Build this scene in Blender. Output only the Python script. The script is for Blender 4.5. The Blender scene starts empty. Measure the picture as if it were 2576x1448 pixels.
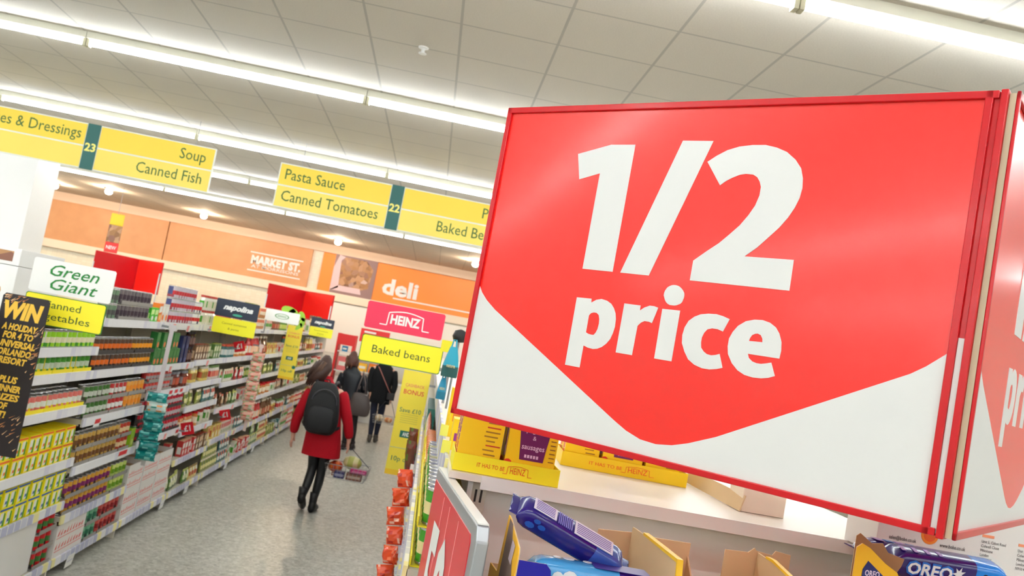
import bpy, math, random
from mathutils import Vector, Matrix, Euler

# ------------------------------------------------------------------ camera, world, exposure
SC = bpy.context.scene
COL = SC.collection
CAMZ = 2.09
cam_d = bpy.data.cameras.new('camera')
cam = bpy.data.objects.new('camera', cam_d)
COL.objects.link(cam)
cam_d.sensor_width = 36.0
cam_d.lens = 36.0 * 2222.74 / 2576.0
cam_d.clip_start, cam_d.clip_end = 0.05, 100
R_, D_, F_ = (0.978723, -0.089504, 0.184638), (0.190200, 0.058149, -0.980022), (0.076979, 0.994288, 0.073936)
cam.matrix_world = Matrix(((R_[0], -D_[0], -F_[0], 0), (R_[1], -D_[1], -F_[1], 0), (R_[2], -D_[2], -F_[2], CAMZ), (0, 0, 0, 1)))
cam_d.dof.use_dof = True
cam_d.dof.focus_distance = 1.75
cam_d.dof.aperture_fstop = 9.5
SC.camera = cam

world = bpy.data.worlds.new('world'); SC.world = world
world.use_nodes = True
world.node_tree.nodes['Background'].inputs[0].default_value = (0.9, 0.95, 1, 1)
world.node_tree.nodes['Background'].inputs[1].default_value = 0.3
TUBE_STRENGTH = 22.0
SPOT_STRENGTH = 210.0
SC.view_settings.view_transform = 'Standard'
SC.view_settings.look = 'None'
SC.view_settings.gamma = 1.0
SC.view_settings.use_curve_mapping = False
SC.view_settings.exposure = 1.1
SC.cycles.max_bounces = 7
SC.cycles.diffuse_bounces = 4
SC.cycles.caustics_reflective = False
SC.cycles.caustics_refractive = False

# ------------------------------------------------------------------ helpers
RND = random.Random(7)

def lin(c):
    return tuple(((x / 255.0) / 12.92 if x / 255.0 <= 0.04045 else ((x / 255.0 + 0.055) / 1.055) ** 2.4) for x in c)

MATS = {}
def M(c, rough=0.5, metal=0.0, spec=0.5, coat=0.0):
    """plain procedural material from an sRGB colour"""
    k = (tuple(c), rough, metal, spec, coat)
    if k not in MATS:
        m = bpy.data.materials.new('paint_%d_%d_%d' % tuple(int(x) for x in c)); m.use_nodes = True
        b = m.node_tree.nodes['Principled BSDF']
        b.inputs['Base Color'].default_value = (*lin(c), 1)
        b.inputs['Roughness'].default_value = rough
        b.inputs['Metallic'].default_value = metal
        b.inputs['Specular IOR Level'].default_value = spec
        if coat:
            b.inputs['Coat Weight'].default_value = coat
            b.inputs['Coat Roughness'].default_value = 0.12
        MATS[k] = m
    return MATS[k]

def emit(name, c, s):
    m = bpy.data.materials.new(name); m.use_nodes = True
    b = m.node_tree.nodes['Principled BSDF']
    b.inputs['Base Color'].default_value = (*lin(c), 1)
    b.inputs['Emission Color'].default_value = (*lin(c), 1)
    b.inputs['Emission Strength'].default_value = s
    return m

def nodemat(name, rough=0.5):
    m = bpy.data.materials.new(name); m.use_nodes = True
    nt = m.node_tree
    b = nt.nodes['Principled BSDF']; b.inputs['Roughness'].default_value = rough
    def N(t, **kw):
        n = nt.nodes.new(t)
        for k, v in kw.items():
            setattr(n, k, v)
        return n
    def L(a, b_):
        nt.links.new(a, b_)
    return m, nt, b, N, L

def ramp(N, stops, interp='LINEAR'):
    r = N('ShaderNodeValToRGB'); r.color_ramp.interpolation = interp
    els = r.color_ramp.elements
    els[0].position, els[0].color = stops[0][0], (*lin(stops[0][1]), 1)
    els[1].position, els[1].color = stops[1][0], (*lin(stops[1][1]), 1)
    for p, c in stops[2:]:
        e = els.new(p); e.color = (*lin(c), 1)
    return r

class MB:
    def __init__(s):
        s.v, s.f, s.m = [], [], []
    def add(s, vs, fs, m=0):
        b = len(s.v)
        s.v += [tuple(p) for p in vs]
        for i, f in enumerate(fs):
            s.f.append(tuple(b + k for k in f)); s.m.append(m[i] if isinstance(m, (list, tuple)) else m)
        return s
    def box(s, x0, x1, y0, y1, z0, z1, m=0, mx=None):
        vs = [(x, y, z) for z in (z0, z1) for y in (y0, y1) for x in (x0, x1)]
        if mx is not None:
            vs = [mx @ Vector(p) for p in vs]
        return s.add(vs, [(0, 2, 3, 1), (4, 5, 7, 6), (0, 1, 5, 4), (2, 6, 7, 3), (0, 4, 6, 2), (1, 3, 7, 5)], m)
    def prism(s, poly, fr, w0, w1, m=0):
        """polygon (u,v) in frame fr, from w0 to w1 along the normal"""
        n = len(poly)
        vs = [fr(u, v, w0) for u, v in poly] + [fr(u, v, w1) for u, v in poly]
        fs = [tuple(range(n - 1, -1, -1)), tuple(range(n, 2 * n))] + [(i, (i + 1) % n, n + (i + 1) % n, n + i) for i in range(n)]
        return s.add(vs, fs, m)
    def rect(s, fr, u0, u1, v0, v1, w0, w1, m=0):
        return s.prism([(u0, v0), (u1, v0), (u1, v1), (u0, v1)], fr, w0, w1, m)
    def loft(s, rings, m=0, caps=True, closed=True):
        n = len(rings[0]); b = []
        for r in rings:
            b += r
        fs = []
        for k in range(len(rings) - 1):
            for i in range(n if closed else n - 1):
                j = (i + 1) % n
                fs.append((k * n + i, k * n + j, (k + 1) * n + j, (k + 1) * n + i))
        mm = [m[k] if isinstance(m, (list, tuple)) else m for k in range(len(rings) - 1) for _ in range(n if closed else n - 1)]
        if caps:
            fs.append(tuple(range(n - 1, -1, -1))); mm.append(mm[0])
            fs.append(tuple((len(rings) - 1) * n + i for i in range(n))); mm.append(mm[-2])
        return s.add(b, fs, mm)
    def lathe(s, prof, c=(0, 0, 0), n=14, m=0, caps=True):
        """prof: (r,z) list"""
        rings = [[(c[0] + r * math.cos(2 * math.pi * i / n), c[1] + r * math.sin(2 * math.pi * i / n), c[2] + z) for i in range(n)] for r, z in prof]
        return s.loft(rings, m, caps)
    def tube(s, pts, r, n=8, m=0, caps=True):
        pts = [Vector(p) for p in pts]
        rr = r if isinstance(r, (list, tuple)) else [r] * len(pts)
        rings = []
        for i, p in enumerate(pts):
            t = (pts[min(i + 1, len(pts) - 1)] - pts[max(i - 1, 0)]).normalized()
            a = t.orthogonal().normalized() if i == 0 else (prev - t * prev.dot(t)).normalized()
            prev = a
            b = t.cross(a)
            rings.append([tuple(p + (a * math.cos(2 * math.pi * k / n) + b * math.sin(2 * math.pi * k / n)) * rr[i]) for k in range(n)])
        return s.loft(rings, m, caps)
    def mesh(s, name, mats, org=(0, 0, 0), smooth=False):
        me = bpy.data.meshes.new(name)
        me.from_pydata([(p[0] - org[0], p[1] - org[1], p[2] - org[2]) for p in s.v], [], s.f)
        for mt in (mats if isinstance(mats, (list, tuple)) else [mats]):
            me.materials.append(mt)
        me.polygons.foreach_set('material_index', s.m)
        if smooth:
            me.polygons.foreach_set('use_smooth', [True] * len(s.f))
        me.update()
        return me
    def build(s, name, mats, parent=None, smooth=False, loc=None, bevel=0, sub=0, angle=None):
        org = parent.location if parent is not None else (loc or (0, 0, 0))
        if parent is not None and parent.parent is not None:
            org = Vector(parent.location) + Vector(parent.parent.location)
        me = s.mesh(name, mats, org, smooth)
        if angle:
            me.set_sharp_from_angle(angle=math.radians(angle))
        o = bpy.data.objects.new(name, me); COL.objects.link(o)
        if parent is not None:
            o.parent = parent
        else:
            o.location = org
        if bevel:
            b = o.modifiers.new('bevel', 'BEVEL'); b.width = bevel; b.segments = 2; b.limit_method = 'ANGLE'
        if sub:
            b = o.modifiers.new('sub', 'SUBSURF'); b.levels = sub; b.render_levels = sub
        return o

def tag(o, label=None, cat=None, group=None, kind=None):
    if label: o['label'] = label
    if cat: o['category'] = cat
    if group: o['group'] = group
    if kind: o['kind'] = kind
    return o

def thing(name, label, cat, loc=(0, 0, 0), group=None):
    o = bpy.data.objects.new(name, None); COL.objects.link(o)
    o.empty_display_size = 0.05
    o.location = loc
    return tag(o, label, cat, group)

def struct(name, mb, mats, label=None):
    o = mb.build(name, mats)
    o['kind'] = 'structure'
    if label: o['label'] = label
    return o

def frame(o, x, y):
    o, x, y = Vector(o), Vector(x).normalized(), Vector(y).normalized()
    n = x.cross(y)
    return lambda u, v, w=0.0: tuple(o + x * u + y * v + n * w)

FX = lambda x, y, z: frame((x, y, z), (1, 0, 0), (0, 0, 1))       # faces -Y (towards the viewer)

TXT = {}
def text_geo(body, bold=0.0, shear=0.0, space=1.0, res=2):
    k = (body, bold, shear, space)
    if k not in TXT:
        cu = bpy.data.curves.new('lettering', 'FONT')
        cu.body = body; cu.offset = bold; cu.shear = shear; cu.space_character = space; cu.resolution_u = res; cu.fill_mode = 'FRONT'
        ob = bpy.data.objects.new('lettering', cu)
        me = bpy.data.meshes.new_from_object(ob)
        vs = [(v.co.x, v.co.y) for v in me.vertices]; fs = [tuple(p.vertices) for p in me.polygons]
        bpy.data.objects.remove(ob); bpy.data.curves.remove(cu); bpy.data.meshes.remove(me)
        xs = [p[0] for p in vs] or [0]
        TXT[k] = (vs, fs, min(xs), max(xs))
    return TXT[k]

def put_text(mb, body, fr, u, v, cap, w=0.001, m=0, align='L', width=None, bold=0.0, shear=0.0, space=1.0):
    """text with capital height cap, baseline v; align L/C/R on u; width squeezes it"""
    vs, fs, x0, x1 = text_geo(body, bold, shear, space)
    s = cap / 0.69
    sx = s if width is None else width / max(x1 - x0, 1e-6)
    off = {'L': -x0, 'C': -(x0 + x1) / 2, 'R': -x1}[align]
    mb.add([fr(u + (x + off) * sx, v + y * s, w) for x, y in vs], fs, m)

def text_w(body, cap):
    g = text_geo(body, 0.002); return (g[3] - g[2]) * cap / 0.69

def copy_tree(o, parent=None):
    c = o.copy(); COL.objects.link(c)
    if parent is not None: c.parent = parent
    for ch in list(o.children):
        copy_tree(ch, c)
    return c

# common paints
WHITE = M((238, 238, 236), 0.45)
RAILW = M((236, 236, 240), 0.4)
CREAM = M((236, 229, 216), 0.5)
METAL = M((196, 198, 200), 0.3, 0.9)
GREYM = M((150, 152, 156), 0.35, 0.6)
BLACK = M((22, 22, 24), 0.5)
DARK = M((48, 44, 42), 0.6)

# ------------------------------------------------------------------ the room
def floor_mat():
    m, nt, b, N, L = nodemat('speckled_vinyl', 0.34)
    tc = N('ShaderNodeTexCoord')
    v1 = N('ShaderNodeTexVoronoi'); v1.inputs['Scale'].default_value = 38
    v2 = N('ShaderNodeTexVoronoi'); v2.inputs['Scale'].default_value = 80
    n1 = N('ShaderNodeTexNoise'); n1.inputs['Scale'].default_value = 14; n1.inputs['Detail'].default_value = 6
    for v in (v1, v2, n1):
        L(tc.outputs['Object'], v.inputs['Vector'])
    r1 = ramp(N, [(0.0, (118, 120, 113)), (0.3, (170, 171, 163)), (0.62, (202, 202, 194)), (1.0, (230, 229, 224))])
    r2 = ramp(N, [(0.0, (134, 136, 129)), (0.4, (196, 196, 188)), (1.0, (222, 221, 215))])
    L(v1.outputs['Color'], r1.inputs[0]); L(v2.outputs['Color'], r2.inputs[0])
    mx = N('ShaderNodeMix', data_type='RGBA'); mx.inputs[0].default_value = 0.5
    L(r1.outputs[0], mx.inputs[6]); L(r2.outputs[0], mx.inputs[7])
    mx2 = N('ShaderNodeMix', data_type='RGBA', blend_type='MULTIPLY'); mx2.inputs[0].default_value = 0.6
    r3 = ramp(N, [(0.3, (190, 190, 182)), (0.7, (255, 255, 252))])
    L(n1.outputs['Fac'], r3.inputs[0]); L(mx.outputs[2], mx2.inputs[6]); L(r3.outputs[0], mx2.inputs[7])
    L(mx2.outputs[2], b.inputs['Base Color'])
    return m

def ceiling_mat():
    m, nt, b, N, L = nodemat('ceiling_tiles', 0.8)
    tc = N('ShaderNodeTexCoord'); sp = N('ShaderNodeSeparateXYZ'); L(tc.outputs['Object'], sp.inputs[0])
    def line(out, off):
        a = N('ShaderNodeMath', operation='ADD'); a.inputs[1].default_value = off; L(out, a.inputs[0])
        d = N('ShaderNodeMath', operation='DIVIDE'); d.inputs[1].default_value = 0.6; L(a.outputs[0], d.inputs[0])
        f = N('ShaderNodeMath', operation='FRACT'); L(d.outputs[0], f.inputs[0])
        g = N('ShaderNodeMath', operation='LESS_THAN'); g.inputs[1].default_value = 0.028; L(f.outputs[0], g.inputs[0])
        return g
    g1, g2 = line(sp.outputs[0], 12.2), line(sp.outputs[1], 12.14)
    mx = N('ShaderNodeMath', operation='MAXIMUM'); L(g1.outputs[0], mx.inputs[0]); L(g2.outputs[0], mx.inputs[1])
    n = N('ShaderNodeTexNoise'); n.inputs['Scale'].default_value = 120; L(tc.outputs['Object'], n.inputs['Vector'])
    r = ramp(N, [(0.3, (202, 195, 184)), (0.7, (211, 204, 193))]); L(n.outputs['Fac'], r.inputs[0])
    c = N('ShaderNodeMix', data_type='RGBA'); c.inputs[7].default_value = (*lin((176, 171, 163)), 1)
    L(mx.outputs[0], c.inputs[0]); L(r.outputs[0], c.inputs[6]); L(c.outputs[2], b.inputs['Base Color'])
    return m

def tile_wall_mat():
    m, nt, b, N, L = nodemat('cream_wall_tiles', 0.3)
    tc = N('ShaderNodeTexCoord'); mp = N('ShaderNodeMapping'); mp.inputs['Rotation'].default_value = (math.radians(90), 0, 0)
    L(tc.outputs['Object'], mp.inputs[0])
    br = N('ShaderNodeTexBrick'); br.inputs['Scale'].default_value = 4
    br.inputs['Color1'].default_value = (*lin((240, 233, 212)), 1); br.inputs['Color2'].default_value = (*lin((232, 225, 202)), 1)
    br.inputs['Mortar'].default_value = (*lin((222, 215, 194)), 1); br.offset = 0
    br.inputs['Mortar Size'].default_value = 0.012
    L(mp.outputs[0], br.inputs['Vector']); L(br.outputs['Color'], b.inputs['Base Color'])
    return m

XL, XR, YF, YB, ZC = -15.0, 10.0, -12.0, 23.0, 4.0
struct('floor', MB().box(XL, XR, YF, YB, -0.1, 0.0), floor_mat())
struct('ceiling', MB().box(XL, XR, YF, YB + 0.3, ZC, ZC + 0.1), ceiling_mat())
struct('wall_back', MB().box(XL, XR, YB, YB + 0.2, 0, ZC), tile_wall_mat())
PAINT = M((222, 218, 208), 0.7)
struct('wall_left', MB().box(XL - 0.2, XL, YF, YB, 0, ZC), PAINT)
struct('wall_right', MB().box(XR, XR + 0.2, YF, YB, 0, ZC), PAINT)
struct('wall_front', MB().box(XL, XR, YF - 0.2, YF, 0, ZC), PAINT)
struct('pillar', MB().box(-6.75, -5.97, 13.0, 13.7, 0, ZC), M((238, 237, 236), 0.6), 'white square pillar at the far left, below the left yellow aisle sign')

# back wall bands
PEACH = M((240, 214, 190), 0.6)
struct('trim_1', MB().box(XL, XR, YB - 0.16, YB, 3.79, ZC), PEACH)
struct('trim_2', MB().box(XL, XR, YB - 0.16, YB, 2.6, 2.8), M((244, 228, 206), 0.6))
def fascia_mat():
    m, nt, b, N, L = nodemat('tan_fascia', 0.45)
    tc = N('ShaderNodeTexCoord'); n = N('ShaderNodeTexNoise'); n.inputs['Scale'].default_value = 3
    L(tc.outputs['Object'], n.inputs['Vector'])
    r = ramp(N, [(0.3, (212, 152, 100)), (0.7, (220, 160, 108))]); L(n.outputs['Fac'], r.inputs[0]); L(r.outputs[0], b.inputs['Base Color'])
    return m
FASC = fascia_mat()
# two runs of tan fascia that meet at a vertical joint
t = thing('market_fascia', 'long tan fascia board with white market street lettering on the back wall', 'sign', (-5.5, YB - 0.1, 2.8))
MB().box(-7.05, -3.42, YB - 0.1, YB - 0.004, 2.8, 3.79).build('fascia_board', FASC, t)
mb = MB(); fr = FX(-4.27, YB - 0.1, 2.8)
put_text(mb, 'MARKET ST.', fr, 0, 0.36, 0.19, 0.004, 0, 'C', 1.26, 0.06)
put_text(mb, 'AT MORRISONS', fr, 0, 0.25, 0.075, 0.004, 0, 'C', 1.2, 0.01)
mb.rect(fr, -0.68, 0.66, 0.62, 0.65, 0, 0.004); mb.rect(fr, -0.68, 0.66, 0.16, 0.19, 0, 0.004)
o = mb.build('lettering', WHITE, t); o['label'] = 'white lettering and two white rules'
t = thing('plain_fascia', 'blank tan fascia board on the back wall beside the white pillar', 'fascia', (-11, YB - 0.14, 2.8))
MB().box(XL + 0.01, -7.07, YB - 0.12, YB - 0.004, 2.8, 3.79).build('fascia_board', FASC, t)
t = thing('deli_fascia', 'bright orange deli fascia sign on the back wall with a food photo', 'sign', (0, YB - 0.12, 2.78))
ORANGE = M((250, 140, 12), 0.4)
MB().box(-3.14, 5.0, YB - 0.12, YB - 0.004, 2.8, 3.78).build('fascia_board', ORANGE, t)
mb = MB(); fr = FX(0, YB - 0.12, 0)
put_text(mb, 'deli', fr, -1.52, 3.03, 0.38, 0.006, 0, 'L', 0.92, 0.035)
mb.rect(fr, -1.2, 1.9, 2.93, 2.965, 0, 0.006)
mb.build('lettering', WHITE, t)
def food_mat():
    m, nt, b, N, L = nodemat('food_photo', 0.5)
    tc = N('ShaderNodeTexCoord'); v = N('ShaderNodeTexVoronoi'); v.inputs['Scale'].default_value = 9
    L(tc.outputs['Object'], v.inputs['Vector'])
    r = ramp(N, [(0.0, (88, 52, 36)), (0.3, (170, 120, 70)), (0.55, (196, 150, 110)), (0.8, (130, 84, 70)), (1.0, (226, 200, 190))])
    L(v.outputs['Color'], r.inputs[0]); L(r.outputs[0], b.inputs['Base Color'])
    return m
mb = MB(); fr = FX(-2.82, YB - 0.13, 2.75)
mb.rect(fr, 0, 1.08, 0, 1.06, -0.02, 0.02, 0)
mb.prism([(0.0, 0.1), (0.2, 0.2), (0.75, 0.22), (0.95, 0.3), (1.0, 0.8), (0.8, 1.0), (0.25, 1.0), (0.05, 0.6)], fr, 0.02, 0.024, 1)
mb.prism([(0.0, 0.1), (0.2, 0.2), (0.16, 0.9), (0.25, 1.0), (0.1, 1.04), (0.0, 0.7)], fr, 0.024, 0.026, 2)
mb.prism([(0.0, 0.12), (0.8, 0.12), (0.75, 0.26), (0.2, 0.26)], fr, 0.024, 0.026, 2)
mb.build('food_photo', [M((150, 118, 116), 0.5), food_mat(), M((226, 196, 200), 0.5)], t)

# ------------------------------------------------------------------ lights: rows of bare fluorescent tubes
TUBE = emit('tube_glow', (244, 250, 255), TUBE_STRENGTH)
def make_tube():
    r = thing('fluorescent_light', 'bare fluorescent tube', 'ceiling light')
    mb = MB(); mb.box(-1.13, 1.13, -0.045, 0.045, -0.055, 0.0)
    mb.build('batten', M((232, 230, 214), 0.4), r)
    mb = MB(); mb.tube([(-1.105, 0, -0.085), (1.105, 0, -0.085)], 0.019, 10)
    mb.build('tube', TUBE, r, smooth=True, angle=40)
    for s in (-1, 1):
        MB().box(s * 1.118 - 0.012, s * 1.118 + 0.012, -0.028, 0.028, -0.115, -0.05).build('lamp_holder', M((200, 196, 170), 0.5), r)
    return r
proto = make_tube()
rows = [(-9.06, 'behind the viewer'), (-5.82, 'behind the viewer'), (-2.58, 'behind the viewer'), (0.66, 'above the viewer'), (3.86, 'nearest row at top right'), (7.26, 'second nearest row'), (10.6, 'row just above the yellow signs'), (13.6, 'row between the yellow signs'), (16.9, 'farthest row beneath the yellow signs')]
ordn = ['first', 'second', 'third', 'fourth', 'fifth', 'sixth', 'seventh', 'eighth', 'ninth', 'tenth']
# visible index ranges of tubes (n) per row
first = True
for ri, (y, desc) in enumerate(rows):
    for n in range(-5, 5):
        x = -2.04 + 2.265 * n
        if x < XL + 1.2 or x > XR - 1.2: continue
        o = proto if first else copy_tree(proto)
        first = False
        o.location = (x, y, ZC)
        vis = {4: (1, 2), 5: (-2, 1), 6: (-3, 1), 7: (-1, 0), 8: (-2, 1)}.get(ri)
        if vis and vis[0] <= n <= vis[1]:
            tag(o, 'bare ceiling tube, %s from left in the %s' % (ordn[n - vis[0]], desc), group='ceiling tubes')
        else:
            tag(o, 'bright bare ceiling tube out of sight of the photograph', group='ceiling tubes out of view')

# warm spot lights near the back wall
SPOT = emit('warm_bulb', (255, 226, 190), SPOT_STRENGTH)
def make_spot():
    r = thing('ceiling_spotlight', 'x', 'spotlight')
    mb = MB(); mb.lathe([(0.11, 0), (0.11, -0.03), (0.085, -0.05)], n=16); mb.build('housing', METAL, r, smooth=True, angle=40)
    mb = MB(); mb.lathe([(0.03, -0.045), (0.065, -0.06), (0.075, -0.095), (0.05, -0.13), (0.015, -0.14)], n=14); mb.build('bulb', SPOT, r, smooth=True)
    return r
sp0 = make_spot()
sps = [(-9.04, 20.7, 'warm ceiling spotlight beside the white pillar'), (-5.73, 20.9, 'warm ceiling spotlight below the Canned Fish sign'), (-2.6, 20.9, 'warm ceiling spotlight above the market street fascia'), (0.62, 19.7, 'warm ceiling spotlight at the edge of the red price sign'), (-12.2, 20.7, 'warm ceiling spotlight hidden behind the white pillar'), (3.8, 20.5, 'warm ceiling spotlight hidden behind the red price sign'), (-7.4, 19.5, 'warm ceiling spotlight between the two brightest ones')]
for i, (x, y, l) in enumerate(sps):
    o = sp0 if i == 0 else copy_tree(sp0)
    o.location = (x, y, ZC); tag(o, l, group='warm ceiling spotlights')
# small sprinkler heads
for x, y, l in [(-0.43, 5.85, 'small sprinkler head on a bare ceiling tile above the red price sign'), (-3.2, 6.3, 'small sprinkler head on the ceiling near the top left')]:
    mb = MB(); mb.lathe([(0.035, 0), (0.035, -0.008), (0.012, -0.012), (0.012, -0.04), (0.028, -0.042), (0.028, -0.047)], (x, y, ZC), n=12)
    tag(mb.build('sprinkler_head', WHITE, loc=(x, y, ZC)), l, 'sprinkler', 'ceiling sprinklers')

# ------------------------------------------------------------------ the big half price sign (two hinged panels, 1.0 x 0.7 m)
ART = {
    'one': [(0.212,0.594),(0.291,0.614),(0.349,0.614),(0.349,0.351),(0.276,0.351),(0.276,0.553),(0.227,0.539)],
    'sl': [(0.455,0.622),(0.52,0.621),(0.432,0.351),(0.367,0.351)],
    'two': [(0.515,0.58),(0.532,0.592),(0.552,0.603),(0.575,0.61),(0.601,0.613),(0.626,0.613),(0.648,0.608),(0.668,0.6),(0.686,0.586),(0.699,0.57),(0.705,0.552),(0.707,0.534),(0.705,0.516),(0.699,0.498),(0.69,0.48),(0.677,0.461),(0.661,0.443),(0.642,0.422),(0.621,0.404),(0.713,0.405),(0.714,0.35),(0.521,0.35),(0.521,0.388),(0.545,0.408),(0.567,0.425),(0.585,0.443),(0.602,0.461),(0.615,0.48),(0.625,0.499),(0.63,0.518),(0.63,0.534),(0.626,0.544),(0.62,0.552),(0.611,0.557),(0.597,0.558),(0.585,0.556),(0.571,0.55),(0.559,0.543),(0.549,0.535)],
    'p': [(0.275,0.291),(0.311,0.292),(0.312,0.284),(0.323,0.291),(0.335,0.294),(0.348,0.292),(0.359,0.287),(0.367,0.279),(0.373,0.269),(0.376,0.258),(0.377,0.243),(0.375,0.23),(0.371,0.217),(0.364,0.207),(0.355,0.199),(0.345,0.194),(0.335,0.192),(0.323,0.193),(0.312,0.196),(0.312,0.151),(0.276,0.151)],
    'ph': [(0.312,0.258),(0.316,0.263),(0.322,0.265),(0.329,0.265),(0.335,0.261),(0.338,0.253),(0.339,0.244),(0.338,0.233),(0.335,0.225),(0.331,0.22),(0.324,0.22),(0.317,0.221),(0.312,0.223)],
    'r': [(0.389,0.291),(0.426,0.291),(0.426,0.281),(0.435,0.288),(0.446,0.293),(0.456,0.293),(0.465,0.291),(0.457,0.26),(0.45,0.262),(0.44,0.262),(0.433,0.258),(0.427,0.251),(0.426,0.193),(0.389,0.193)],
    'i': [(0.474,0.29),(0.512,0.291),(0.512,0.194),(0.475,0.194)],
    'dot': [(0.515,0.321),(0.515,0.316),(0.514,0.312),(0.513,0.308),(0.51,0.304),(0.506,0.302),(0.502,0.3),(0.497,0.299),(0.493,0.299),(0.488,0.299),(0.483,0.301),(0.479,0.304),(0.476,0.308),(0.474,0.312),(0.472,0.316),(0.472,0.321),(0.473,0.325),(0.475,0.329),(0.477,0.332),(0.481,0.335),(0.485,0.337),(0.49,0.338),(0.495,0.338),(0.5,0.337),(0.504,0.335),(0.508,0.332),(0.511,0.329),(0.514,0.325)],
    'c': [(0.613,0.287),(0.604,0.263),(0.593,0.266),(0.582,0.266),(0.573,0.263),(0.568,0.256),(0.565,0.247),(0.565,0.238),(0.567,0.228),(0.573,0.222),(0.58,0.218),(0.589,0.217),(0.598,0.219),(0.605,0.222),(0.615,0.198),(0.604,0.194),(0.59,0.191),(0.575,0.191),(0.559,0.195),(0.545,0.203),(0.535,0.216),(0.527,0.231),(0.525,0.246),(0.527,0.261),(0.533,0.274),(0.543,0.283),(0.555,0.289),(0.57,0.292),(0.586,0.293),(0.599,0.291)],
    'eo': [(0.716,0.23),(0.658,0.23),(0.661,0.223),(0.668,0.218),(0.676,0.216),(0.685,0.216),(0.693,0.218),(0.703,0.221),(0.713,0.199),(0.702,0.194),(0.689,0.191),(0.674,0.19),(0.658,0.192),(0.644,0.198),(0.631,0.209),(0.621,0.224),(0.618,0.238),(0.618,0.252),(0.623,0.265),(0.631,0.277),(0.644,0.287),(0.66,0.292),(0.675,0.293),(0.689,0.29),(0.701,0.283),(0.709,0.273),(0.715,0.259),(0.717,0.244)],
    'eh': [(0.656,0.253),(0.681,0.254),(0.68,0.26),(0.676,0.266),(0.67,0.268),(0.665,0.267),(0.66,0.264),(0.657,0.258)],
    'band': [(0.01,0.291),(0.021,0.275),(0.039,0.259),(0.067,0.241),(0.412,0.063),(0.442,0.049),(0.475,0.039),(0.509,0.037),(0.542,0.042),(0.573,0.052),(0.624,0.074),(0.93,0.238),(0.951,0.253),(0.978,0.277)],
}
RED = M((246, 30, 18), 0.3, 0, 0.6, 0.35)
FRAME = M((206, 12, 26), 0.3, 0, 0.4, 0.15)
ART_WHITE = M((229, 228, 227), 0.35)
PH = 0.70
def ring_poly(mb, outer, hole, fr, w, m):
    """polygon with one hole, bridged at the closest pair of points"""
    best = min(((math.dist(a, b), i, j) for i, a in enumerate(outer) for j, b in enumerate(hole)))
    _, i, j = best
    def area(p): return sum(p[k][0] * p[(k + 1) % len(p)][1] - p[(k + 1) % len(p)][0] * p[k][1] for k in range(len(p)))
    if area(outer) * area(hole) > 0:
        hole = hole[::-1]; j = len(hole) - 1 - j
    poly = outer[:i + 1] + hole[j:] + hole[:j + 1] + outer[i:]
    mb.prism(poly, fr, 0.0, w, m)

def price_panel(fr, root, length, stile, art=True):
    """one framed panel: frame fr has u along the panel, v up, w towards the shopper"""
    mb = MB()
    mb.rect(fr, 0.004 if stile == 'wide' else 0.0015, length - 0.004, 0.004, PH - 0.004, -0.022 if stile == 'wide' else -0.009, 0.0, 0)
    mb.build('backing_board', RED, root)
    if art:
        mb = MB()
        b = ART['band']
        mb.prism([(0.008, 0.008)] + [(length - 0.02, 0.008)] + [(length - 0.02, b[-1][1])] + b[::-1][:-1] + [(0.008, 0.2935)], fr, 0, 0.0006, 0)
        mb.build('white_band', ART_WHITE, root)
        mb = MB()
        for k in ('one', 'sl', 'two', 'r', 'i', 'dot', 'c'):
            mb.prism(ART[k], fr, 0, 0.0008, 0)
        ring_poly(mb, ART['p'], ART['ph'], fr, 0.0008, 0)
        ring_poly(mb, ART['eo'], ART['eh'], fr, 0.0008, 0)
        o = mb.build('lettering', ART_WHITE, root); o['label'] = 'white half price lettering'
    mb = MB()
    bk, st = (-0.024, 0.012) if stile == 'wide' else (0.0002, 0.008)
    mb.rect(fr, 0, length, PH - 0.013, PH, bk, 0.006)
    mb.rect(fr, 0, length, 0, 0.012, bk, 0.006)
    mb.rect(fr, 0, st, 0, PH, bk, 0.006)
    if stile == 'wide':
        mb.rect(fr, length - 0.020, length - 0.008, 0, PH, -0.024, 0.006)
        mb.rect(fr, length - 0.008, length + 0.002, 0.001, PH - 0.001, -0.02, 0.001)
        mb.rect(fr, length + 0.002, length + 0.013, -0.002, PH + 0.001, -0.024, 0.008)
    else:
        mb.rect(fr, length - 0.012, length, 0, PH, bk, 0.006)
        mb.rect(fr, 0, length, 0, PH, -0.016, -0.0095)  # back layer; its edge at the fold stands in for a shadow gap
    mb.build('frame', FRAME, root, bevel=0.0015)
    if stile == 'wide':
        mb = MB(); mb.rect(fr, length - 0.0075, length + 0.0015, 0.004, 0.304, 0.0, 0.0016)
        mb.build('channel_strip', ART_WHITE, root)['label'] = 'thin white strip in the frame channel'

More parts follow.
